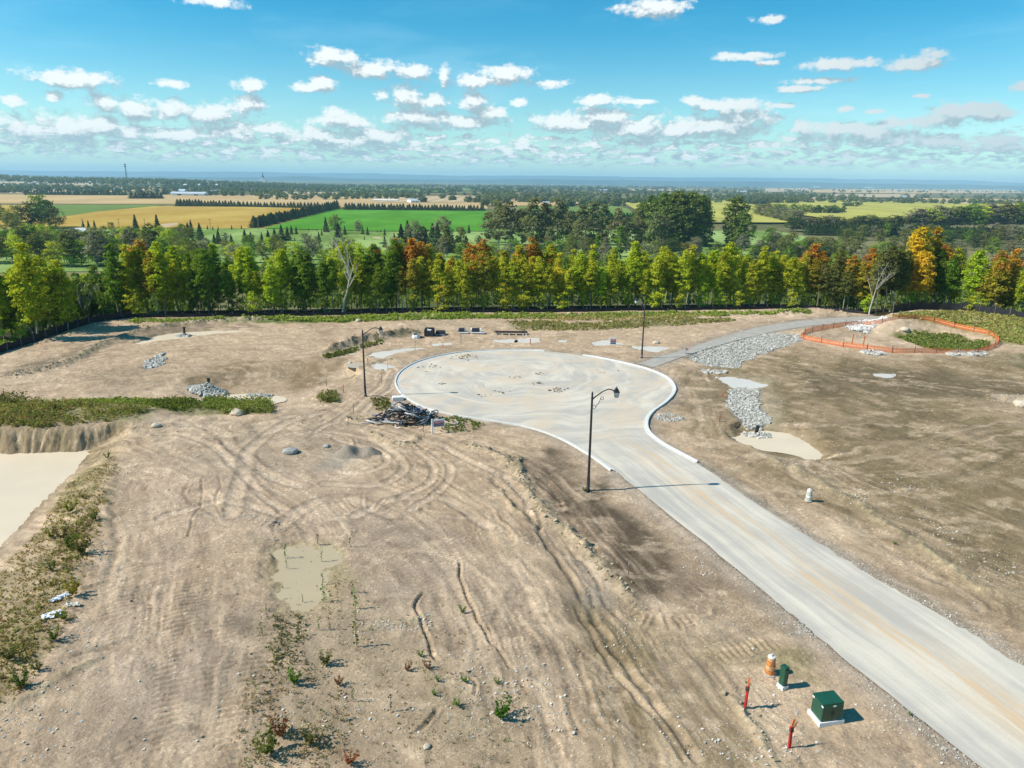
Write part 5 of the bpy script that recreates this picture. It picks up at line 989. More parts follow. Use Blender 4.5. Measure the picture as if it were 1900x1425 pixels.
for px, py, hp, k, c, lb in [(926,1335,38,'s',(.07,.15,.02),'bright green bush, largest on the near middle lot'),(648,1418,26,'s',(.34,.11,.045),'small rusty red bush at the bottom edge'),(520,1370,36,'s',RB,'dark reddish bush among the bottom weeds'),(545,1270,30,'s',GB,'green bushy weed below the wet strip'),(605,1235,26,'s',(.14,.15,.04),'olive bush right of the wet strip'),(500,1400,46,'s',(.15,.16,.04),'tall yellow green weed clump at the bottom left'),(575,1385,34,'s',(.15,.14,.05),'brown green weed clump at the bottom'),(628,1272,18,'s',RB,'small dark red weed in the middle of the lot'),
    (755,1245,16,'s',RB,'dim reddish weed left of its red neighbour'),(795,1243,16,'s',RB,'reddish weed near the curving gully'),(812,1265,12,'s',GB,'small green weed left of the pale stones'),(805,1290,12,'s',GB,'small green weed by the lower gully'),(862,1265,14,'s',GB,'green weed tuft right of the lower gully'),(922,1270,12,'s',GB,'small green weed above the bright bush'),(850,1310,16,'s',GB,'green weed tuft beside the short curved gully'),(780,1218,12,'s',GB,'tiny green weed beside the long gully'),(857,1137,14,'s',GB,'green weed right of the long gully'),(1385,1268,6,'s',GB,'tiny green weed above the nearer red stake'),
    (530,1036,24,'p',GB,'leafy seedling at the top left of the olive puddle'),(533,1056,16,'p',GB,'bent seedling left in the olive puddle'),(590,1012,18,'p',(.08,.09,.03),'dark seedling at the top edge of the olive puddle'),(597,1042,20,'p',GB,'seedling at the right of the olive puddle'),(599,1086,20,'p',GB,'bushy seedling low in the olive puddle'),(601,1118,26,'p',GB,'dark green seedling at the bottom of the olive puddle'),(650,1015,20,'p',(.08,.09,.03),'thin dark seedling right above the olive puddle'),(660,1130,30,'p',GB,'tall leafy seedling right of the olive puddle'),(662,1200,42,'p',(.13,.15,.03),'tallest yellow green seedling of the row'),(655,1100,20,'p',GB,'seedling above the tall pair'),(660,1152,18,'p',GB,'seedling between the tall pair'),(562,1118,14,'p',GB,'small seedling at the bottom left of the puddle'),(524,1092,10,'p',GB,'tiny seedling at the left of the puddle'),(592,1170,22,'p',GB,'thin seedling below the olive puddle'),(555,1180,22,'p',(.15,.15,.04),'yellowish seedling below the olive puddle'),(612,1168,20,'p',(.10,.08,.04),'bare brown stalk below the puddle'),(487,1180,26,'p',GB,'greyish seedling on the wheel tracks'),(655,1302,26,'p',(.16,.15,.05),'thin yellow seedling standing alone low in the middle'),(725,1320,30,'p',(.10,.08,.04),'bare thin sapling stalk with a long shadow'),(627,1338,26,'p',(.09,.07,.04),'dark dead stalk left of the thin yellow seedling'),(475,1285,20,'p',GB,'leaning seedling at the left of the weeds'),(494,1135,14,'p',GB,'small seedling left of the puddle foot'),
    (130,952,22,'s',(.17,.19,.02),'yellow green shrub at the top of the left slope'),(176,965,16,'s',(.10,.13,.03),'green shrub right of the yellow green one'),(155,925,12,'s',(.19,.18,.03),'small yellow shrub high on the left slope'),(200,850,14,'s',(.07,.12,.02),'small green shrub at the corner of the left basin'),(150,1030,34,'s',(.12,.12,.03),'olive shrub in the middle of the left slope'),(130,1020,26,'s',(.11,.14,.03),'green shrub left of the olive one'),(95,1000,22,'s',(.20,.19,.03),'yellow shrub near the pond edge'),(138,1105,30,'s',(.26,.21,.03),'yellow orange weed right of the white bags'),(120,1150,20,'s',(.16,.18,.03),'yellow green weed right of the lower white bag'),(100,1190,26,'s',(.12,.15,.03),'green weed below the lower white bag'),(40,1275,30,'s',(.07,.11,.02),'dark green weed clump low on the left slope'),(20,1225,26,'s',(.10,.10,.03),'brown green weed clump at the left edge'),(70,1245,20,'s',(.13,.13,.04),'olive weed clump low on the slope'),(118,1000,26,'s',(.16,.12,.05),'brownish dry shrub on the left slope'),(98,1060,20,'s',(.08,.12,.025),'green tuft in the middle of the slope'),
    (1085,912,10,'s',(.13,.15,.04),'low weed at the foot of the near street lamp'),(1690,1328,8,'s',GB,'small green weed right of the transformer'),(1660,1010,7,'s',GB,'tiny green weed on the right bank')]:
    x, y, z = on(px, py); k_ = ppm(x, y, z); hh = hp/k_/(.75 if py > 900 else .9); me = (SH if k == 's' else SP)[rnd.randrange(3)]
    o = bpy.data.objects.new('shrub' if k == 's' else 'seedling', me); C.objects.link(o); o.location = (x, y, z-.02); w_ = hh*(1.25 if k == 's' else 1); o.scale = (w_, w_, hh); o.rotation_euler = (0, 0, rnd.random()*6); o.color = (*c, .92); tag(o, lb, 'plant', 'plants on the near lot' if py > 1000 else None)

# ------------------------------------------------------------------ street lamps
M_POLE = mat('black_lamp_paint', (.030,.026,.030), .38, .1, 3, spec=.5); M_GLASS = mat('frosted_lamp_glass', (.55,.58,.6), .15, .05, 3, spec=.6)
def lamp(px, py, topz, ang, arm, label):
    x, y, _ = on(px, py); z = H(x, y); L = empty('street_lamp', (x, y, z), ang, label, 'street lamp', 'street lamps round the turning bulb'); Hh = topz
    b = MB(); b.lathe([(.15,0),(.15,.05),(.125,.06),(.12,1.1),(.105,1.2),(.10,1.25),(.078,Hh-.5),(.072,Hh),(.06,Hh+.06),(.03,Hh+.12),(.012,Hh+.16)], k=10); b.build('pole', M_POLE, L, smooth=True)
    b = MB(); b.lathe([(.17,-.05),(.17,.12),(.14,.16)], k=12); b.build('base', M_POLE, L)
    pts = [(.05,0,Hh-.42)]
    for t in np.linspace(.12, 1, 14): pts.append((arm*t, 0, Hh-.42+.62*math.sin(min(1, t*1.02)*math.pi*.62)**1.1+t*.16-.28*max(0, t-.75)/.25*.6))
    b = MB(); b.tube(pts, [.05]*6+[.042]*9, 8); A = b.build('arm', M_POLE, L, smooth=True)
    b = MB(); c0 = np.array([.17,0,Hh-1.02]); c1 = np.array([.72,0,Hh-.36]); q = [c0+.13*np.array([math.cos(t), 0, math.sin(t)]) for t in np.linspace(2.6, -2.0+6.28*1.0-4.6, 9)]
    q = [c0+.13*np.array([math.cos(t), 0, math.sin(t)]) for t in np.linspace(5.2, .3, 12)[::-1]]
    b.tube([c0+.12*np.array([math.cos(t), 0, math.sin(t)]) for t in np.linspace(0, 6.28, 14)], .02, 5, False); b.tube([c1+.11*np.array([math.cos(t), 0, math.sin(t)]) for t in np.linspace(0, 6.28, 14)], .02, 5, False)
    b.tube([c0+np.array([.09,0,-.05]), (c0+c1)/2+np.array([.05,0,-.02]), c1+np.array([-.08,0,.02])], .022, 5, False); b.build('scroll_bracket', M_POLE, L)
    ex, ez = pts[-1][0]+.12, pts[-1][2]-.04; T = empty('lantern', (ex, 0, ez)); T.parent = L
    b = MB(); b.lathe([(.28,-.02),(.28,.02),(.12,.26),(.05,.30),(.05,.36),(.02,.40)], k=4, ph=math.pi/4); b.build('roof', M_POLE, T)
    b = MB()
    for sx, sy in ((1,1),(1,-1),(-1,1),(-1,-1)): b.tube([(sx*.175, sy*.175, -.02), (sx*.11, sy*.11, -.36)], .014, 4)
    b.lathe([(.17,-.39),(.17,-.35)], k=4, ph=math.pi/4); b.build('cage', M_POLE, T)
    for k in range(4):
        a = k*math.pi/2; c, s = math.cos(a), math.sin(a); V = [(.17,-.165,-.03),(.17,.165,-.03),(.108,.10,-.35),(.108,-.10,-.35)]; V = [(v[0]*c-v[1]*s, v[0]*s+v[1]*c, v[2]) for v in V]; V2 = [(v[0]*.95, v[1]*.95, v[2]) for v in V]
        mesh_np('glass_pane', V+V2, [[0,1,2,3],[7,6,5,4],[0,3,7,4],[1,5,6,2],[0,4,5,1],[3,2,6,7]], (M_GLASS,), T)
    return L
def height_for(px, py, ptx, pty):              # pole height from its foot and top in the photograph
    x, y, z = on(px, py); lo, hi = 0., 15.
    for _ in range(40):
        mid = (lo+hi)/2; u = pix(x, y, z+mid)[1]
        if u > pty: lo = mid
        else: hi = mid
    return lo
lamp(1091, 911, height_for(1091,911,1100,730), R(4), 1.62, 'nearest black street lamp, arm over the road where it opens into the turning bulb')
lamp(678, 735, height_for(678,735,672,614), R(10), 1.75, 'black street lamp left of the turning bulb beside the debris pile')
lamp(1190.5, 664, height_for(1190.5,664,1195,563), R(118), 1.7, 'black street lamp behind the turning bulb beside the path')
# ------------------------------------------------------------------ transformer, pedestal, drums, stakes
M_GRN = mat('transformer_green', (.012,.075,.042), .38, .08, 2, spec=.5); M_GRNT = M_GRN; M_WHT = mat('white_concrete', (.78,.765,.73), .8, .05, 2); M_LBL = mat('white_label', (.82,.84,.85), .5, .02, 2)
def cabinet(px, py, rz, w_, d_, h_, pad, name, label):
    x, y, z = on(px, py); E = empty(name, (x, y, z-.02), rz, label, 'electrical box')
    b = MB(); b.box((0, 0, pad[2]/2), (w_+pad[0], d_+pad[1], pad[2])); b.build('pad', M_WHT, E); return E, pad[2]
# corners of the pad read from the photograph
pc = [on(1495,1322), on(1523,1350), on(1569,1342)]; u = np.array(pc[1][:2])-np.array(pc[0][:2]); v = np.array(pc[2][:2])-np.array(pc[1][:2]); lw, ld = np.linalg.norm(u), np.linalg.norm(v); az_ = math.atan2(v[1], v[0])
ctr = np.array(pc[1][:2])+.5*v-.5*u; zt = H(*ctr)
E = empty('transformer', (ctr[0], ctr[1], zt), az_, 'squat dark green transformer cabinet on a white concrete pad beside the road', 'electrical box')
W, D_ = ld, lw; hh = .17; Hb = .80
b = MB(); b.box((0, 0, hh/2-.05), (W, D_, hh+.1)); b.build('pad', M_WHT, E)
bw, bd = W*.84, D_*.84
b = MB(); b.box((0, .0, hh+Hb/2), (bw, bd, Hb), taper=.985); b.build('cabinet', M_GRN, E)
b = MB(); b.box((0, .02, hh+Hb+.03), (bw*1.03, bd*1.02, .06), taper=.985); b.box((0, .02, hh+Hb+.068), (.035, bd*.98, .016)); b.build('lid', M_GRN, E)
for sx in (-1, 1): b = MB(); b.box((sx*bw*.245, -bd/2-.004, hh+Hb/2), (bw*.475, .03, Hb*.94)); d__ = b.build('door', M_GRN, E); b = MB(); b.box((sx*.05, -bd/2-.03, hh+Hb*.5), (.03, .03, .13)); b.build('handle', M_RUST, d__)
for p_, d2 in (((-bw/2-.008, -bd*.46, hh+Hb*.93), (.012, .11, .07)), ((-bw/2-.008, bd*.40, hh+Hb*.93), (.012, .13, .07)), ((bw*.05, -bd/2-.026, hh+Hb*.93), (.13, .012, .06))): b = MB(); b.box(p_, d2); b.build('warning_label', M_LBL, E)
pc = [on(1440,1273), on(1453,1281), on(1463,1277)]; u = np.array(pc[1][:2])-np.array(pc[0][:2]); v = np.array(pc[2][:2])-np.array(pc[1][:2]); lw, ld = np.linalg.norm(u), np.linalg.norm(v); ctr = np.array(pc[1][:2])+.5*v-.5*u
E = empty('utility_pedestal', (ctr[0], ctr[1], H(*ctr)), math.atan2(v[1], v[0]), 'narrow upright dark green utility pedestal on a small white pad', 'electrical box'); W, D_ = ld*1.1, lw*1.05
b = MB(); b.box((0, 0, .06), (W, D_, .22)); b.build('pad', M_WHT, E); b = MB(); b.box((0, 0, .17+.45), (W*.66, D_*.78, .90)); b.build('cabinet', M_GRN, E); b = MB(); b.box((0, 0, 1.10), (W*.76, D_*.86, .08), taper=.9); b.build('lid', M_GRN, E)
b = MB(); b.box((0, -D_*.39-.012, .62), (W*.56, .025, .8)); dd = b.build('door', M_GRN, E); b = MB(); b.box((W*.2, -D_*.39-.035, .66), (.03, .02, .1)); b.build('handle', M_RUST, dd)
M_ORG = mat('faded_orange_plastic', (.55,.20,.055), .6, .3, 5); M_RFL = mat('dirty_white_band', (.72,.68,.60), .5, .15, 9); M_RUB = mat('dusty_rubber', (.42,.37,.30), .9, .2, 4)
def drum(px, py, h, a, bnd, label, cap):
    x, y, z = on(px, py); E = empty('traffic_drum', (x, y, z), rnd.random(), label, 'traffic drum'); s = h/1.0
    b = MB(); b.lathe([(.30,0),(.30,.05),(.24,.08)], k=8); o = b.build('base_ring', M_RUB, E)
    lv = [(.235,.05),(.225,.27),(.215,.29),(.205,.50),(.195,.52),(.185,.72),(.178,.74),(.17,.90)]
    for i, (k0, k1, mm) in enumerate(((0,1,a),(2,3,bnd if i_ else bnd),(4,5,a),(6,7,bnd)) if (i_ := 1) else ()):
        b = MB(); b.lathe([(lv[k0][0], lv[k0][1]), (lv[k1][0], lv[k1][1])], k=16); b.build('band', mm, E, smooth=False)
        if k1 < 7: b = MB(); b.lathe([(lv[k1][0]*.94, lv[k1][1]-.005), (lv[k1+1][0]*.94, lv[k1+1][1]+.005)], k=16); b.build('groove', M_RUST, E)
    b = MB(); b.lathe([(.17,.90),(.15,.95),(.09,.96)], k=16); b.build('cap', cap, E); b = MB(); b.box((0, 0, 1.0), (.13, .035, .09), rz=.7); b.build('handle', M_RFL, E); E.scale = (s*1.05, s*1.05, s); return E
drum(1428, 1250, 1.02, M_ORG, mat('worn_orange_band', (.60,.33,.15), .6, .35, 7), 'worn orange traffic drum behind the green pedestal', M_RFL)
drum(1500, 929, .95, mat('dusty_pale_plastic', (.50,.51,.42), .6, .25, 6), M_RFL, 'pale weathered drum standing alone right of the road', M_RFL)
M_RED = mat('red_stake_paint', (.48,.025,.022), .55, .15, 5); M_RIB = mat('orange_ribbon', (.85,.20,.07), .6, .1, 5); M_OST = mat('orange_stake_paint', (.62,.17,.06), .7, .2, 5); M_WOOD = mat('weathered_wood', (.30,.22,.15), .9, .2, 8); M_PINK = mat('pink_flag', (.85,.30,.32), .7, .1, 4)
def red_stake(px, py, h, label, lean):
    x, y, z = on(px, py); E = empty('marker_post', (x, y, z-.03), rnd.random(), label, 'marker post'); b = MB(); b.box((lean*.4, 0, h*.5), (.10, .09, h), skew=(lean, 0)); b.build('post', M_RED, E)
    b = MB(); b.box((lean*.85, 0, h*.83), (.135, .13, .10)); b.box((lean*.95, 0, h*.93), (.13, .12, .05)); b.build('tape_wrap', M_RUST, E)
    b = MB(); b.box((lean, 0, h+.15), (.10, .025, .34), skew=(.08, .03)); b.box((lean+.08, .02, h+.02), (.05, .02, .3), skew=(.14, 0)); b.box((lean+.02, -.03, h+.05), (.05, .02, .26), skew=(-.06, 0)); b.build('ribbon', M_RIB, E)
red_stake(1382, 1313, 1.15, 'farther red marker post with a fluttering orange ribbon', .04); red_stake(1465, 1388, 1.1, 'nearer red marker post with orange ribbon left of the transformer', -.03)
for px, py, tp, m_, th, lb in [(606,717,702,M_WOOD,.06,'bare wooden stake left of the far street lamp'),(637,728,713,M_OST,.07,'orange stake between the wooden stakes on the left lot'),(656,766,748,M_OST,.06,'reddish stake left of the debris pile'),(683,675,664,M_OST,.09,'orange stake right behind the far left lamp'),(770,650,632,M_WOOD,.06,'dark wooden stake at the tip of the pale puddle'),(822,645,634,M_OST,.09,'orange stake between two dark stakes behind the bulb'),(855,638,620,M_WOOD,.06,'dark wooden stake in front of the planks'),(984,639,628,M_OST,.11,'orange stake standing in the small puddle'),(1002,632,622,M_WOOD,.06,'thin wooden stake right of the orange one'),
    (1341,737,725,M_RED,.09,'red stake left of the curved stone bed'),(1335,783,770,M_OST,.10,'orange stake above the right pond'),(1166,1066,1042,M_WOOD,.045,'white tipped survey stake on the windrow'),(646,788,770,M_WOOD,.05,'thin stake with wire below the debris pile'),(786,803,789,M_WOOD,.04,'thin stake left of the sale sign'),(850,796,780,M_WOOD,.04,'thin stake beside the white gravel patch'),(720,688,672,M_WOOD,.05,'thin stake beside the rutted puddle'),(708,712,690,M_WOOD,.04,'leaning wire stake right of the far lamp')]:
    x, y, z = on(px, py); h = height_for(px, py, px, tp); E = empty('survey_stake', (x, y, z-.05), rnd.random(), lb, 'stake'); b = MB(); b.box((0, 0, h/2), (th, th*.6, h), taper=.9, skew=(rnd.uniform(-.05, .05), 0)); b.build('post', m_, E)
    b = MB(); b.box((rnd.uniform(-.02, .02), 0, h*.9), (th*1.25, th, h*.14)); b.build('painted_tip', M_LBL if 'white' in lb else (M_RIB if m_ in (M_OST, M_RED) else M_WOOD), E)
x, y, z = on(1272, 657); E = empty('survey_flag', (x, y, .03), 0, 'pink survey flag on the asphalt path', 'flag'); b = MB(); b.tube([(0, 0, 0), (0, 0, .8)], .012, 5); b.build('wire', M_RUST, E); b = MB(); b.box((.17, 0, .62), (.36, .03, .32), skew=(.04, .05)); b.build('flag', M_PINK, E)
# signs
M_NAVY = mat('navy_sign_face', (.025,.03,.085), .5, .1, 2); M_SRED = mat('red_sign_band', (.45,.03,.04), .5, .1, 2)
def sale_sign(px, py, h, bw, bh, rz, label, side=1):
    x, y, z = on(px, py); E = empty('sale_sign', (x, y, z-.05), rz, label, 'sign'); b = MB(); b.box((0, 0, h/2), (.1, .1, h)); b.build('post', M_LBL, E)
    b = MB(); b.box((side*(bw/2+.06), 0, h-.10), (bw+.16, .06, .06)); b.build('crossarm', M_LBL, E); zc = h-.16-bh/2; xc = side*(bw/2+.10)
    b = MB(); b.box((xc, 0, zc), (bw, .03, bh)); P_ = b.build('board', M_LBL, E)
    b = MB(); b.box((xc, -.019, zc+bh*.20), (bw*.9, .006, bh*.34)); b.build('red_panel', M_SRED, P_); b = MB(); b.box((xc, -.019, zc-bh*.21), (bw*.9, .006, bh*.40)); b.build('navy_panel', M_NAVY, P_)
    b = MB()
    for k in range(9): b.box((xc-bw*.34+k*bw*.085, -.024, zc+bh*.2), (bw*.05, .004, bh*.13))
    for k in range(11): b.box((xc-bw*.36+k*bw*.072, -.024, zc-bh*.20), (bw*.04, .004, bh*.09))
    b.build('lettering', M_LBL, P_)
    return E
sale_sign(802, 805, height_for(802,805,800,777), 1.05, .62, R(22), 'white hanging post sign with red and navy board below the debris pile')
sale_sign(1131, 640, height_for(1131,640,1131,624), .8, .95, R(-5), 'small white post sign with a dark board in the far pale puddle')
# debris pile
x, y, z = on(752, 782); E = empty('debris_pile', (x, y, z), 0, 'tangled pile of black and grey hoses, boards and scrap beside the kerb', 'debris pile')
M_HG = mat('grey_hose', (.30,.31,.33), .55, .2, 6); M_HW = mat('pale_hose', (.62,.60,.55), .6, .15, 6); M_HB = mat('blue_grey_hose', (.12,.15,.22), .5, .2, 6); M_PLY = mat('plywood', (.52,.36,.23), .9, .15, 5); rr = random.Random(5)
for i in range(95):
    cx, cy = rr.gauss(.2, 1.2), rr.gauss(.4, .8); rad = rr.uniform(.35, 1.05); a0 = rr.random()*6.28; sp = rr.uniform(1.5, 4.6); tl = rr.uniform(-.9, .9); hgt = max(.15, 1.7-1.3*math.hypot(cx/2.2, (cy-.4)/1.4)*.9)
    pts = [(cx+rad*math.cos(a0+t*sp), cy+rad*.8*math.sin(a0+t*sp), max(.05, hgt*rr.uniform(.75, .9)+.35*tl*math.sin(a0+t*sp+1)+.15*math.sin(3*t+i))) for t in np.linspace(0, 1, 9)]
    b = MB(); b.tube(pts, rr.uniform(.045, .09), 5); b.build('hose', rr.choice((M_BLACK, M_BLACK, M_BLACK, M_HG, M_HW, M_HB, M_BLACK)), E)
for i in range(20):
    cx, cy = rr.gauss(-.4, 1.9), rr.gauss(.0, .8); l = rr.uniform(.7, 2.2); a = rr.uniform(-.5, .6); h0 = rr.uniform(.05, .5); b = MB(); b.box((cx, cy, h0), (l, .12, .05), rz=a, skew=(0, 0)); b.build('plank', rr.choice((M_WOOD, M_PLY, M_HW)), E)
for i, (a, b_) in enumerate([((-3.4,.1,.1),(-1.0,.6,.5)),((-3.9,-.9,.04),(-1.6,-.4,.12)),((-3.1,.5,.2),(-2.0,.1,.1)),((1.4,.3,.3),(3.1,.15,.15)),((1.5,.55,.3),(2.9,.5,.2)),((-2.0,-.9,.06),(-.9,-.75,.1))]): b = MB(); b.tube([a, b_], .06, 6); b.build('pipe', (M_BLACK, M_HG, M_BLACK, M_PLY, M_PLY, M_HG)[i], E)
b = MB(); b.box((.55, -.85, .22), (1.05, .55, .05), rz=-.35, M=[[1,0,0],[0,.9,.3],[0,-.35,.95]]); b.build('board', M_PLY, E); b = MB(); b.box((-.1, -.75, .3), (.35, .5, .05), rz=.5, M=[[1,0,.2],[0,.9,.3],[0,-.45,.9]]); b.build('board', M_PLY, E)
x, y, z = on(738, 742); b = MB(); b.box((0, 0, .18), (1.15, .75, .4), rz=.25, taper=.96); tag(b.build('concrete_block', mat('white_block', (.74,.73,.70), .85, .07, 3), None, (x, y, z)), 'white concrete block against the kerb above the debris pile', 'concrete block')
# black planters, rolls and planks behind the bulb
M_BF = mat('black_membrane', (.028,.030,.036), .6, .2, 4); M_WB = mat('white_wrap', (.72,.72,.70), .5, .08, 3)
x, y, z = on(797, 623); E = empty('planter_box', (x, y, z), -.06, 'open black box with a white lining behind the turning bulb', 'crate')
k_ = ppm(x, y, z); W = 17/k_; b = MB(); b.box((0, 0, .42), (W, 1.3, .85)); b.build('box', M_BF, E); b = MB()
b.box((0, .62, .98), (W*.95, .08, .3)); b.box((-W*.45, 0, .96), (.08, 1.2, .26)); b.box((W*.45, 0, .96), (.08, 1.2, .26)); b.build('rim', M_BF, E); b = MB(); b.box((W*.05, -.2, .90), (W*.35, .6, .12)); b.box((-W*.2, .1, .9), (W*.15, .4, .14)); b.build('lining', M_WB, E)
x, y, z = on(817, 621); E = empty('covered_pallet', (x, y, z), 0, 'low pallet under a black sheet right of the black box', 'pallet'); b = MB(); b.box((0, 0, .12), (19/k_, 1.3, .18)); b.build('pallet', M_HG, E); b = MB(); b.box((0, 0, .40), (18/k_, 1.25, .36), taper=.86); b.build('black_sheet', M_BF, E)
for px, py, l, lb in [(857,616,14,'black roll of drainage membrane on a pale skid'),(883,616,20,'longer roll with white ends lying on a wooden skid')]:
    x, y, z = on(px, py+2); E = empty('membrane_roll', (x, y, z), 0, lb, 'roll'); L_ = l/ppm(x, y, z); b = MB(); b.box((.3, -.1, .14), (L_*1.25, .9, .13)); b.build('skid', M_WB, E); b = MB(); b.tube([(-L_/2, 0, .5), (L_/2, 0, .5)], .30, 12); b.build('roll', M_BF, E)
    for s in (-1, 1): b = MB(); b.tube([(s*L_*.36, 0, .5), (s*L_*.5, 0, .5)], .315, 12); b.build('end_wrap', M_WB if l > 15 else M_HG, E)
x, y, z = on(948, 621); E = empty('plank_stack', (x, y, z), 0, 'long dark stack of planks on short white blocks behind the bulb', 'plank stack'); L_ = 60/ppm(x, y, z)
for i in range(5): b = MB(); b.box((rr.uniform(-.2, .2), -.4+.22*i, .42+.03*(i % 2)), (L_*rr.uniform(.92, 1), .18, .12)); b.build('plank', mat('dark_plank%d' % i, (.05+.01*i,.042,.035), .9, .3, 6), E)
for t in (-.46, -.27, -.05, .16, .38, .47): b = MB(); b.box((L_*t, 0, .17), (.22, 1.0, .34)); b.build('block', M_WB, E)
for px, py, w_, d_, h_, m_, lb in [(772,627,1.15,.9,.5,M_WB,'white wrapped bundle left of the black box')]:
    x, y, z = on(px, py); E = empty('wrapped_bundle', (x, y, z), .2, lb, 'bundle'); b = MB(); b.lathe([(.6,.0),(.62,.2),(.5,.45),(.2,.62),(.05,.64)], k=9); b.build('bundle', m_, E); b = MB(); b.box((-.1, -.2, .6), (.5, .3, .16)); b.box((.75, 0, .1), (.7, .4, .16)); b.build('strap', M_BLACK, E)
# boulders
def boulder(px, py, s, m, label, seed):
    x, y, z = on(px, py); bm = bmesh.new(); bmesh.ops.create_icosphere(bm, subdivisions=2, radius=1); r = np.random.default_rng(seed); o_ = r.random(3)*9
    for v in bm.verts:
        k = .75+.5*float(fbm(np.array(v.co.x*1.1+o_[0]), np.array(v.co.y*1.1+v.co.z*.7+o_[1]), 3, seed)); v.co *= k; v.co.z *= .62; v.co.x *= 1.15
    me = bpy.data.meshes.new('boulder'); bm.to_mesh(me); bm.free(); me.materials.append(m); o = bpy.data.objects.new('boulder', me); C.objects.link(o); o.location = (x, y, z+s*.22); o.scale = (s, s, s); o.rotation_euler = (0, 0, r.random()*6); return tag(o, label, 'rock')
M_BR = mat('pale_boulder', (.52,.44,.33), .9, .15, 2.5, bump=.03); M_BG = mat('grey_boulder', (.36,.34,.31), .9, .2, 3, bump=.03)
boulder(440,768,.62,M_BR,'pale tan boulder at the foot of the weed thicket',1); boulder(538,840,.55,M_BG,'grey boulder alone on the left lot',2); boulder(606,829,.28,M_BG,'small grey rock beside the gravel pile',3); boulder(290,791,.4,M_BR,'pale flat rock at the corner of the left basin',4); boulder(1678,621,.7,M_BR,'pale boulder inside the orange fence ring',5)
boulder(790,591,.5,M_BR,'pale rock in the verge left of the middle',6); boulder(806,588,.55,M_BR,'larger pale rock in the verge',7); boulder(665,596,.5,M_BR,'pale rock below the verge weeds',8); boulder(1057,583,.45,M_BR,'pale rock in the right verge',9); boulder(792,1386,.14,M_BR,'pale fist sized rock at the bottom middle',10); boulder(1217,637,.5,M_BR,'pale slab right of the right lamp puddle',11); boulder(650,681,.3,M_BR,'small pale rock left of the orange stake',12); boulder(1893,752,.7,M_BR,'pale rock in the bank at the right edge',13)
# litter
M_BAG = mat('white_plastic_sheet', (.78,.80,.84), .45, .12, 7)
def bag(px, py, w_, l, rz, m, label, seed):
    x, y, z = on(px, py); r = np.random.default_rng(seed); n, k = 14, 9; V = []
    for i in range(n):
        for j in range(k):
            u_, v_ = i/(n-1)-.5, j/(k-1)-.5; V.append((u_*l*(1-.3*abs(v_))+r.normal()*.03, v_*w_*(.6+.8*vn(np.array(i*.5), np.array(2.), seed))+r.normal()*.03, .05+.20*float(fbm(np.array(i*.55), np.array(j*.7), 3, seed))*(1-(2*abs(v_))**2)+.02*r.random()))
    F = [[i*k+j, (i+1)*k+j, (i+1)*k+j+1, i*k+j+1] for i in range(n-1) for j in range(k-1)]; o = mesh_np('plastic_sheet', V, F, (m,), None, False, (x, y, z)); o.rotation_euler = (0, 0, rz); sm = o.modifiers.new('thickness', 'SOLIDIFY'); sm.thickness = .012; tag(o, label, 'litter')
bag(112,1110,.42,1.05,.95,M_BAG,'upper crumpled white plastic sheet on the left slope',1); bag(97,1142,.5,.95,.6,M_BAG,'lower crumpled white plastic sheet on the left slope',2); bag(137,1124,.28,.75,.05,mat('cream_scrap', (.66,.60,.50), .7, .1, 5),'flat cream scrap at the top of the left slope',3)
# gravel pile with a dug hollow
x, y, z = on(664, 842); n = 44; V = []
for i in range(n):
    for j in range(n):
        a, b_ = (i/(n-1)-.5)*7.2, (j/(n-1)-.5)*5.2; h = .85*math.exp(-((a+1.0)/1.35)**2-((b_+.1)/1.1)**2)+.55*math.exp(-((a-1.4)/1.0)**2-((b_-.3)/.9)**2)+.12*math.exp(-(a/2.6)**2-(b_/1.8)**2)
        h -= .55*math.exp(-((a-.15)/.75)**2-((b_+.35)/.7)**2); h += (float(fbm(np.array(a*3.), np.array(b_*3.), 3, 9))-.5)*.10; e_ = min(1, max(0, (1-max(abs(a)/3.6, abs(b_)/2.6))*4)); V.append((a*.72, b_*.72, h*.72*e_+.07-.38*min(1, math.hypot(a/3.3, b_/2.3)**3)))
F = [[i*n+j, (i+1)*n+j, (i+1)*n+j+1, i*n+j+1] for i in range(n-1) for j in range(n-1)]; o = mesh_np('gravel_pile', V, F, (mat('grey_gravel', (.27,.22,.165), .95, .3, 14, bump=.04),), None, False, (x, y, z)); tag(o, 'grey gravel pile with a dug hollow on the left lot', 'gravel pile')
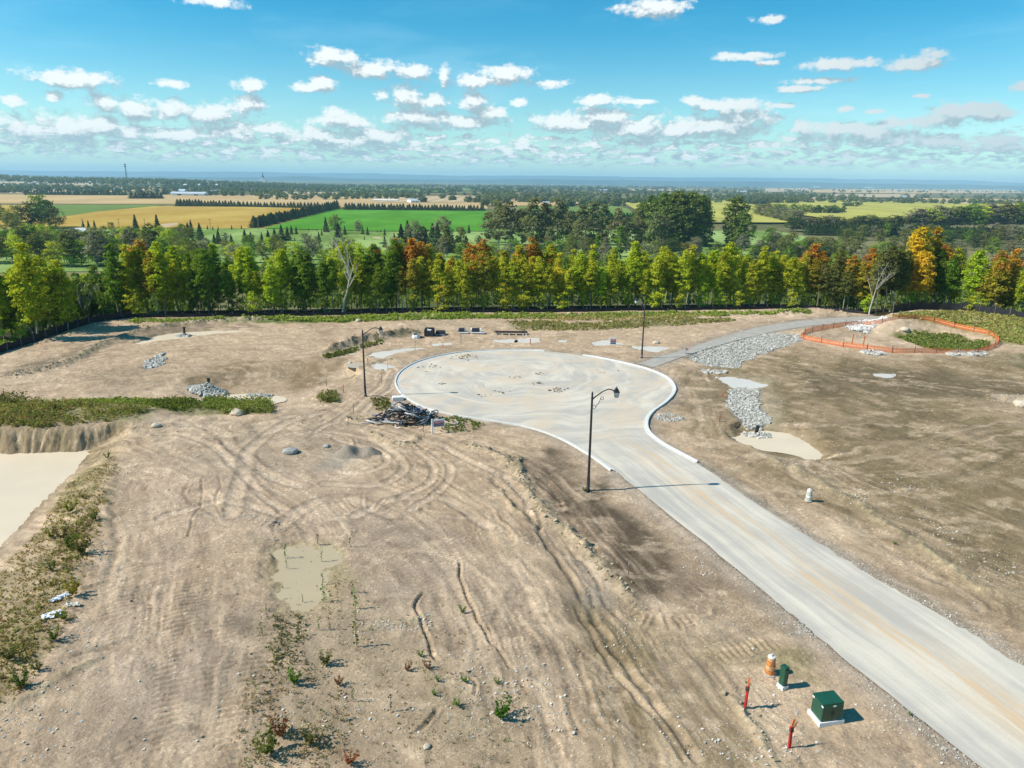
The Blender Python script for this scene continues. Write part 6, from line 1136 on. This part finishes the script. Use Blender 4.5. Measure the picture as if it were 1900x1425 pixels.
# ------------------------------------------------------------------ silt fences
M_SILT = mat('black_silt_fabric', (.020,.020,.022), .8, .25, 2); M_POST = mat('grey_post', (.25,.23,.20), .9, .2, 6); post_me = None
def silt(pts, h, label, sp=2.6, mesh_top=False):
    global post_me
    E = empty('silt_fence', (pts[0][0], pts[0][1], 0), 0, label, 'fence'); l = smooth_line(pts, 10); L = np.concatenate([[0], np.cumsum(np.linalg.norm(np.diff(l, axis=0), axis=1))]); n = int(L[-1]/.6); s = np.linspace(0, L[-1], n); x = np.interp(s, L, l[:, 0]); y = np.interp(s, L, l[:, 1]); z = terrain(x, y)
    z = np.convolve(np.pad(z, 3, 'edge'), np.ones(7)/7, 'valid'); r = np.random.default_rng(3); o = np.array([pts[0][0], pts[0][1], 0]); V = []
    for i in range(n):
        sag = h*(.9+.12*math.cos(s[i]*2*math.pi/sp)+.14*(vn(np.array(s[i]*.7), np.array(1.), 3)-.5)); dy = .12*(vn(np.array(s[i]*.9), np.array(4.), 3)-.5)
        V += [(x[i], y[i]+dy, z[i]-.2), (x[i], y[i]+dy*1.6, z[i]+sag*.5), (x[i], y[i]+dy, z[i]+sag)]
    V = np.array(V)-o; V2 = V+np.array([0, .03, 0]); m_ = 3; F = []; N = len(V)
    for i in range(n-1):
        for j in range(m_-1): a = i*m_+j; b_ = (i+1)*m_+j; F += [[a, b_, b_+1, a+1], [a+1+N, b_+1+N, b_+N, a+N]]
        a = i*m_+2; b_ = (i+1)*m_+2; F.append([a, b_, b_+N, a+N])
    mesh_np('fabric', np.vstack([V, V2]), F, (M_SILT,), E)
    if post_me is None: b = MB(); b.box((0, 0, .62), (.07, .07, 1.45)); post_me = b.build('post', M_POST).data; bpy.data.objects.remove(bpy.data.objects['post'] if 'post' in bpy.data.objects and bpy.data.objects['post'].data == post_me else [o for o in bpy.data.objects if o.data == post_me][0])
    for t in np.arange(0, L[-1], sp):
        p = bpy.data.objects.new('post', post_me); C.objects.link(p); p.parent = E; p.location = (np.interp(t, L, l[:, 0])-o[0], np.interp(t, L, l[:, 1])-o[1]+.08, np.interp(t, s, z)); p.scale = (1, 1, h/1.05)
    return E
silt(fence_L, 1.15, 'black silt fence running up the far left side of the site'); silt(fence_B, .6, 'long black silt fence along the foot of the wood'); silt(fence_R, 1.5, 'taller black silt fence on the right berm')
# ------------------------------------------------------------------ orange snow fence round the right basin
M_SNOW = mat('orange_snow_fence', (.78,.20,.055), .6, .12, 3); M_SNP = mat('pale_orange_band', (.86,.42,.24), .6, .08, 3); E = empty('snow_fence', (0, 0, 0), 0, 'orange plastic mesh fence ringing the basin at the right', 'fence')
rl = smooth_line(np.vstack([ring, ring[:1]]), 8); L = np.concatenate([[0], np.cumsum(np.linalg.norm(np.diff(rl, axis=0), axis=1))]); n = int(L[-1]/.45); s = np.linspace(0, L[-1], n); x = np.interp(s, L, rl[:, 0]); y = np.interp(s, L, rl[:, 1]); z = terrain(x, y); z = np.convolve(np.pad(z, 4, 'edge'), np.ones(9)/9, 'valid')
fh = .72*(.80+.3*fbm(s/4, s*0, 2, 7))
for f0, f1, mm, nm_ in [(.02,.10,M_SNOW,'band'),(.17,.25,M_SNOW,'band'),(.32,.40,M_SNOW,'band'),(.46,.57,M_SNP,'band'),(.63,.70,M_SNOW,'band'),(.76,.83,M_SNOW,'band'),(.90,1.0,M_SNOW,'band')]:
    V = np.concatenate([np.stack([x, y, z+fh*f0], 1), np.stack([x, y, z+fh*f1], 1), np.stack([x, y+.025, z+fh*f1], 1)]); F = [[i, i+1, n+i+1, n+i] for i in range(n-1)]+[[n+i, n+i+1, 2*n+i+1, 2*n+i] for i in range(n-1)]; mesh_np(nm_, V, F, (mm,), E)
b = MB()
for i in range(0, n, 1): b.box((x[i], y[i], z[i]+fh[i]*.5), (.035, .02, fh[i]*.96))
o = b.build('mesh_web', M_SNOW, E); o['kind'] = 'stuff'
pm = None
for t in np.arange(0, L[-1], 3.1):
    if pm is None: b = MB(); b.box((0, 0, .5), (.045, .045, 1.05)); p = b.build('post', M_RUST, E); pm = p.data
    else: p = bpy.data.objects.new('post', pm); C.objects.link(p); p.parent = E
    p.location = (np.interp(t, L, rl[:, 0]), np.interp(t, L, rl[:, 1])-.05, np.interp(t, s, z))
for px, py in ((1580,640),(1601,643)):
    x0, y0, z0 = on(px, py); b = MB(); b.box((0, 0, .8), (.12, .1, 1.6), skew=(.08, 0)); tag(b.build('marker_stake', M_OST, None, (x0, y0, z0)), ('left' if px < 1590 else 'right')+' of the two orange stakes inside the front of the orange fence', 'stake')
# ------------------------------------------------------------------ far buildings
M_W = mat('white_siding', (.78,.78,.76), .7, .04, .2); M_MET = mat('grey_metal_roof', (.50,.55,.60), .5, .06, .1, spec=.5); M_DK = mat('dark_opening', (.05,.05,.055), .8, .1, 1); M_BRK = mat('brown_roof', (.22,.15,.12), .9, .1, .3)
def barn(px, py, wpx, hpx, dep, roofm, wallm, label, name='barn', cat='barn', z=None, sc=1., rz=0., doors=2):
    x, y = G(px, py, VZ); x *= sc; y *= sc; z0 = VZ if z is None else CAM_H+(336+.0125*(px-950)-py)*y/F_PX; k = ppm(x, y, z0); W, Hh = wpx/k, hpx/k; E = empty(name, (x, y, z0), rz, label, cat); D_ = dep
    b = MB(); b.box((0, 0, Hh*.3), (W, D_, Hh*.6)); b.build('wall', wallm, E)
    o_ = W*.02; V = [(-W/2-o_, -D_/2-o_, Hh*.58), (W/2+o_, -D_/2-o_, Hh*.58), (W/2+o_, D_/2+o_, Hh*.58), (-W/2-o_, D_/2+o_, Hh*.58), (-W/2-o_, 0, Hh), (W/2+o_, 0, Hh)]; mesh_np('roof', V, [np.array([[0,1,5,4],[2,3,4,5],[0,3,2,1]]), np.array([[0,4,3],[1,2,5]])], (roofm,), E)
    for i in range(doors): b = MB(); b.box((W*((i+.5)/doors-.5), -D_/2-.1, Hh*.2), (W*.12, .3, Hh*.36)); b.build('door', M_DK, E)
    return E
barn(352,363,62,7,22,M_MET,M_W,'long low farm barn with a pale metal roof at the left'); barn(339,360,12,9,14,M_MET,M_W,'taller white barn behind the long one at the left farm'); barn(382,362,14,6,14,M_MET,M_W,'small grey roofed shed at the right of the left farm'); barn(163,354,12,4,12,M_BRK,M_W,'pale farmhouse among trees at the far left','house','house'); barn(220,353,16,4,12,M_MET,M_W,'grey roofed farmhouse left of the trees','house','house'); barn(293,342,10,3.5,14,M_MET,M_W,'small bright white shed on the far ridge fields')
barn(766,376,15,7,22,M_MET,M_W,'grey roofed barn beside the striped field','barn','barn',rz=.5); barn(755,365,18,5,16,M_MET,M_W,'white farm building behind the middle farm'); barn(716,373,44,3,14,M_W,M_W,'long low pale greenhouse beside the middle farm','greenhouse','greenhouse'); barn(664,349,8,3,14,M_MET,M_W,'tiny white barn far behind the fields')
barn(1326,370.5,19,5.5,18,mat('white_metal_roof', (.80,.82,.84), .5, .03, .1),M_W,'bright white roofed barn on the yellow green slope'); barn(1013,378,12,4,12,M_MET,M_BRK,'farmhouse in the copse by the orange brown field','house','house'); barn(1678,367,16,4,16,M_MET,M_W,'white long barn in the right fields'); barn(1805,386,12,3.5,14,M_MET,M_W,'small pale shed in the right yellow green field'); barn(1578,346,7,5,16,M_W,M_W,'tall white far barn at the right','barn','barn'); barn(1515,349,10,3,16,M_MET,M_W,'far white barns on the right skyline'); barn(1612,350,14,3,16,M_MET,M_W,'far grey shed right of the tall white barn'); barn(1668,354,16,2.5,20,M_MET,M_W,'long far low shed at the right'); barn(1376,357.5,16,3.5,20,M_MET,M_W,'far white farm right of the middle'); barn(1120,354.5,14,3,20,M_MET,M_W,'far bright shed in the middle'); barn(1697,402,14,6,14,M_BRK,mat('cream_wall', (.6,.55,.45), .8, .05, .3),'cream house with a brown roof among the right belt trees','house','house')
for px, lb in [(393,'left'),(400,'right')]:
    x, y = G(px, 362, VZ); b = MB(); b.lathe([(4.5,0),(4.5,9),(3.5,11),(1,12.5)], k=12); o = b.build('silo', M_MET, None, (x, y, VZ)); tag(o, f'{lb} of the two squat metal grain bins at the left farm', 'silo')
for i in range(9):
    px = (52, 66, 80, 96, 108, 122, 146, 166, 178)[i]; barn(px, 338.5+.35*i*.3, (7,6,8,5,6,7,5,5,6)[i], 4, 16, (M_BRK, M_MET)[i % 2], M_W, f'small pale house on the left ridge village, {"second third fourth fifth sixth seventh eighth ninth".split()[i-1]+" from the left" if i else "leftmost of the row"}', 'house', 'house', z=1, sc=2300/3300., doors=1)
for px, lb in [(344,'nearest the ridge end'),(372,'below the ridge end trees'),(404,'farthest right of the ridge village')]:
    barn(px, 343.5, 6, 3.2, 16, M_W, M_W, f'tiny white house {lb}', 'house', 'house', z=1, sc=2300/3300., doors=1)
# church with spire, lattice mast
x, y = G(489, 345, VZ); z0 = VZ; k = ppm(x, y, z0); E = empty('church', (x, y, z0), 0, 'pale church tower with a dark spire on the left skyline', 'church'); hpx = lambda a: a/k
b = MB(); b.box((0, 0, hpx(6)), (hpx(11), hpx(9), hpx(12))); b.build('tower', M_W, E); b = MB(); b.box((-hpx(1.5), 0, hpx(14)), (hpx(6), hpx(6), hpx(4))); b.build('belfry', M_MET, E); b = MB(); b.lathe([(hpx(2.4), hpx(16)), (hpx(1.0), hpx(19)), (hpx(.2), hpx(25))], k=8); b.build('spire', M_DK, E); b = MB(); b.box((hpx(10), 0, hpx(2.6)), (hpx(12), hpx(9), hpx(5.2))); b.build('nave', M_W, E)
x, y = G(237, 346, VZ); s_ = 2400/y; x, y = x*s_, y*s_; zt = CAM_H+(336+.0125*(237-950)-306)*y/F_PX; z0 = CAM_H+(336+.0125*(237-950)-330)*y/F_PX; E = empty('radio_mast', (x, y, z0), 0, 'tall thin lattice radio mast on the left ridge', 'mast'); Hm = zt-z0
for i in range(3): a = i*2.094; b = MB(); b.tube([(2.2*math.cos(a), 2.2*math.sin(a), 0), (1.0*math.cos(a), 1.0*math.sin(a), Hm)], .38, 4); b.build('leg', M_DK, E)
b = MB()
for j in range(9):
    z1, z2 = Hm*j/9, Hm*(j+1)/9; r1, r2 = 2.2-1.2*j/9, 2.2-1.2*(j+1)/9
    for i in range(3): a, a2 = i*2.094, (i+1)*2.094; b.tube([(r1*math.cos(a), r1*math.sin(a), z1), (r2*math.cos(a2), r2*math.sin(a2), z2)], .25, 3)
b.build('bracing', M_DK, E)
for zz_ in (.97, .82): b = MB(); b.box((0, 0, Hm*zz_), (6.5, 3, 2.4)); b.build('antenna', M_DK, E)
# utility poles along the golden field
for px, lb in [(155,'leftmost'),(222,'second from the left'),(270,'third from the left'),(391,'right of the tall cedars'),(480,'left of the diagonal windbreak')]:
    x, y = G(px, 428, VZ); E = empty('utility_pole', (x, y, VZ), .1, f'thin wooden utility pole along the golden field, {lb}', 'utility pole', 'utility poles'); b = MB(); b.tube([(0, 0, 0), (0, 0, 9.5)], [.22, .16], 6); b.build('pole', M_WOOD, E); b = MB(); b.box((0, 0, 8.9), (2.4, .2, .2)); b.build('crossarm', M_WOOD, E)
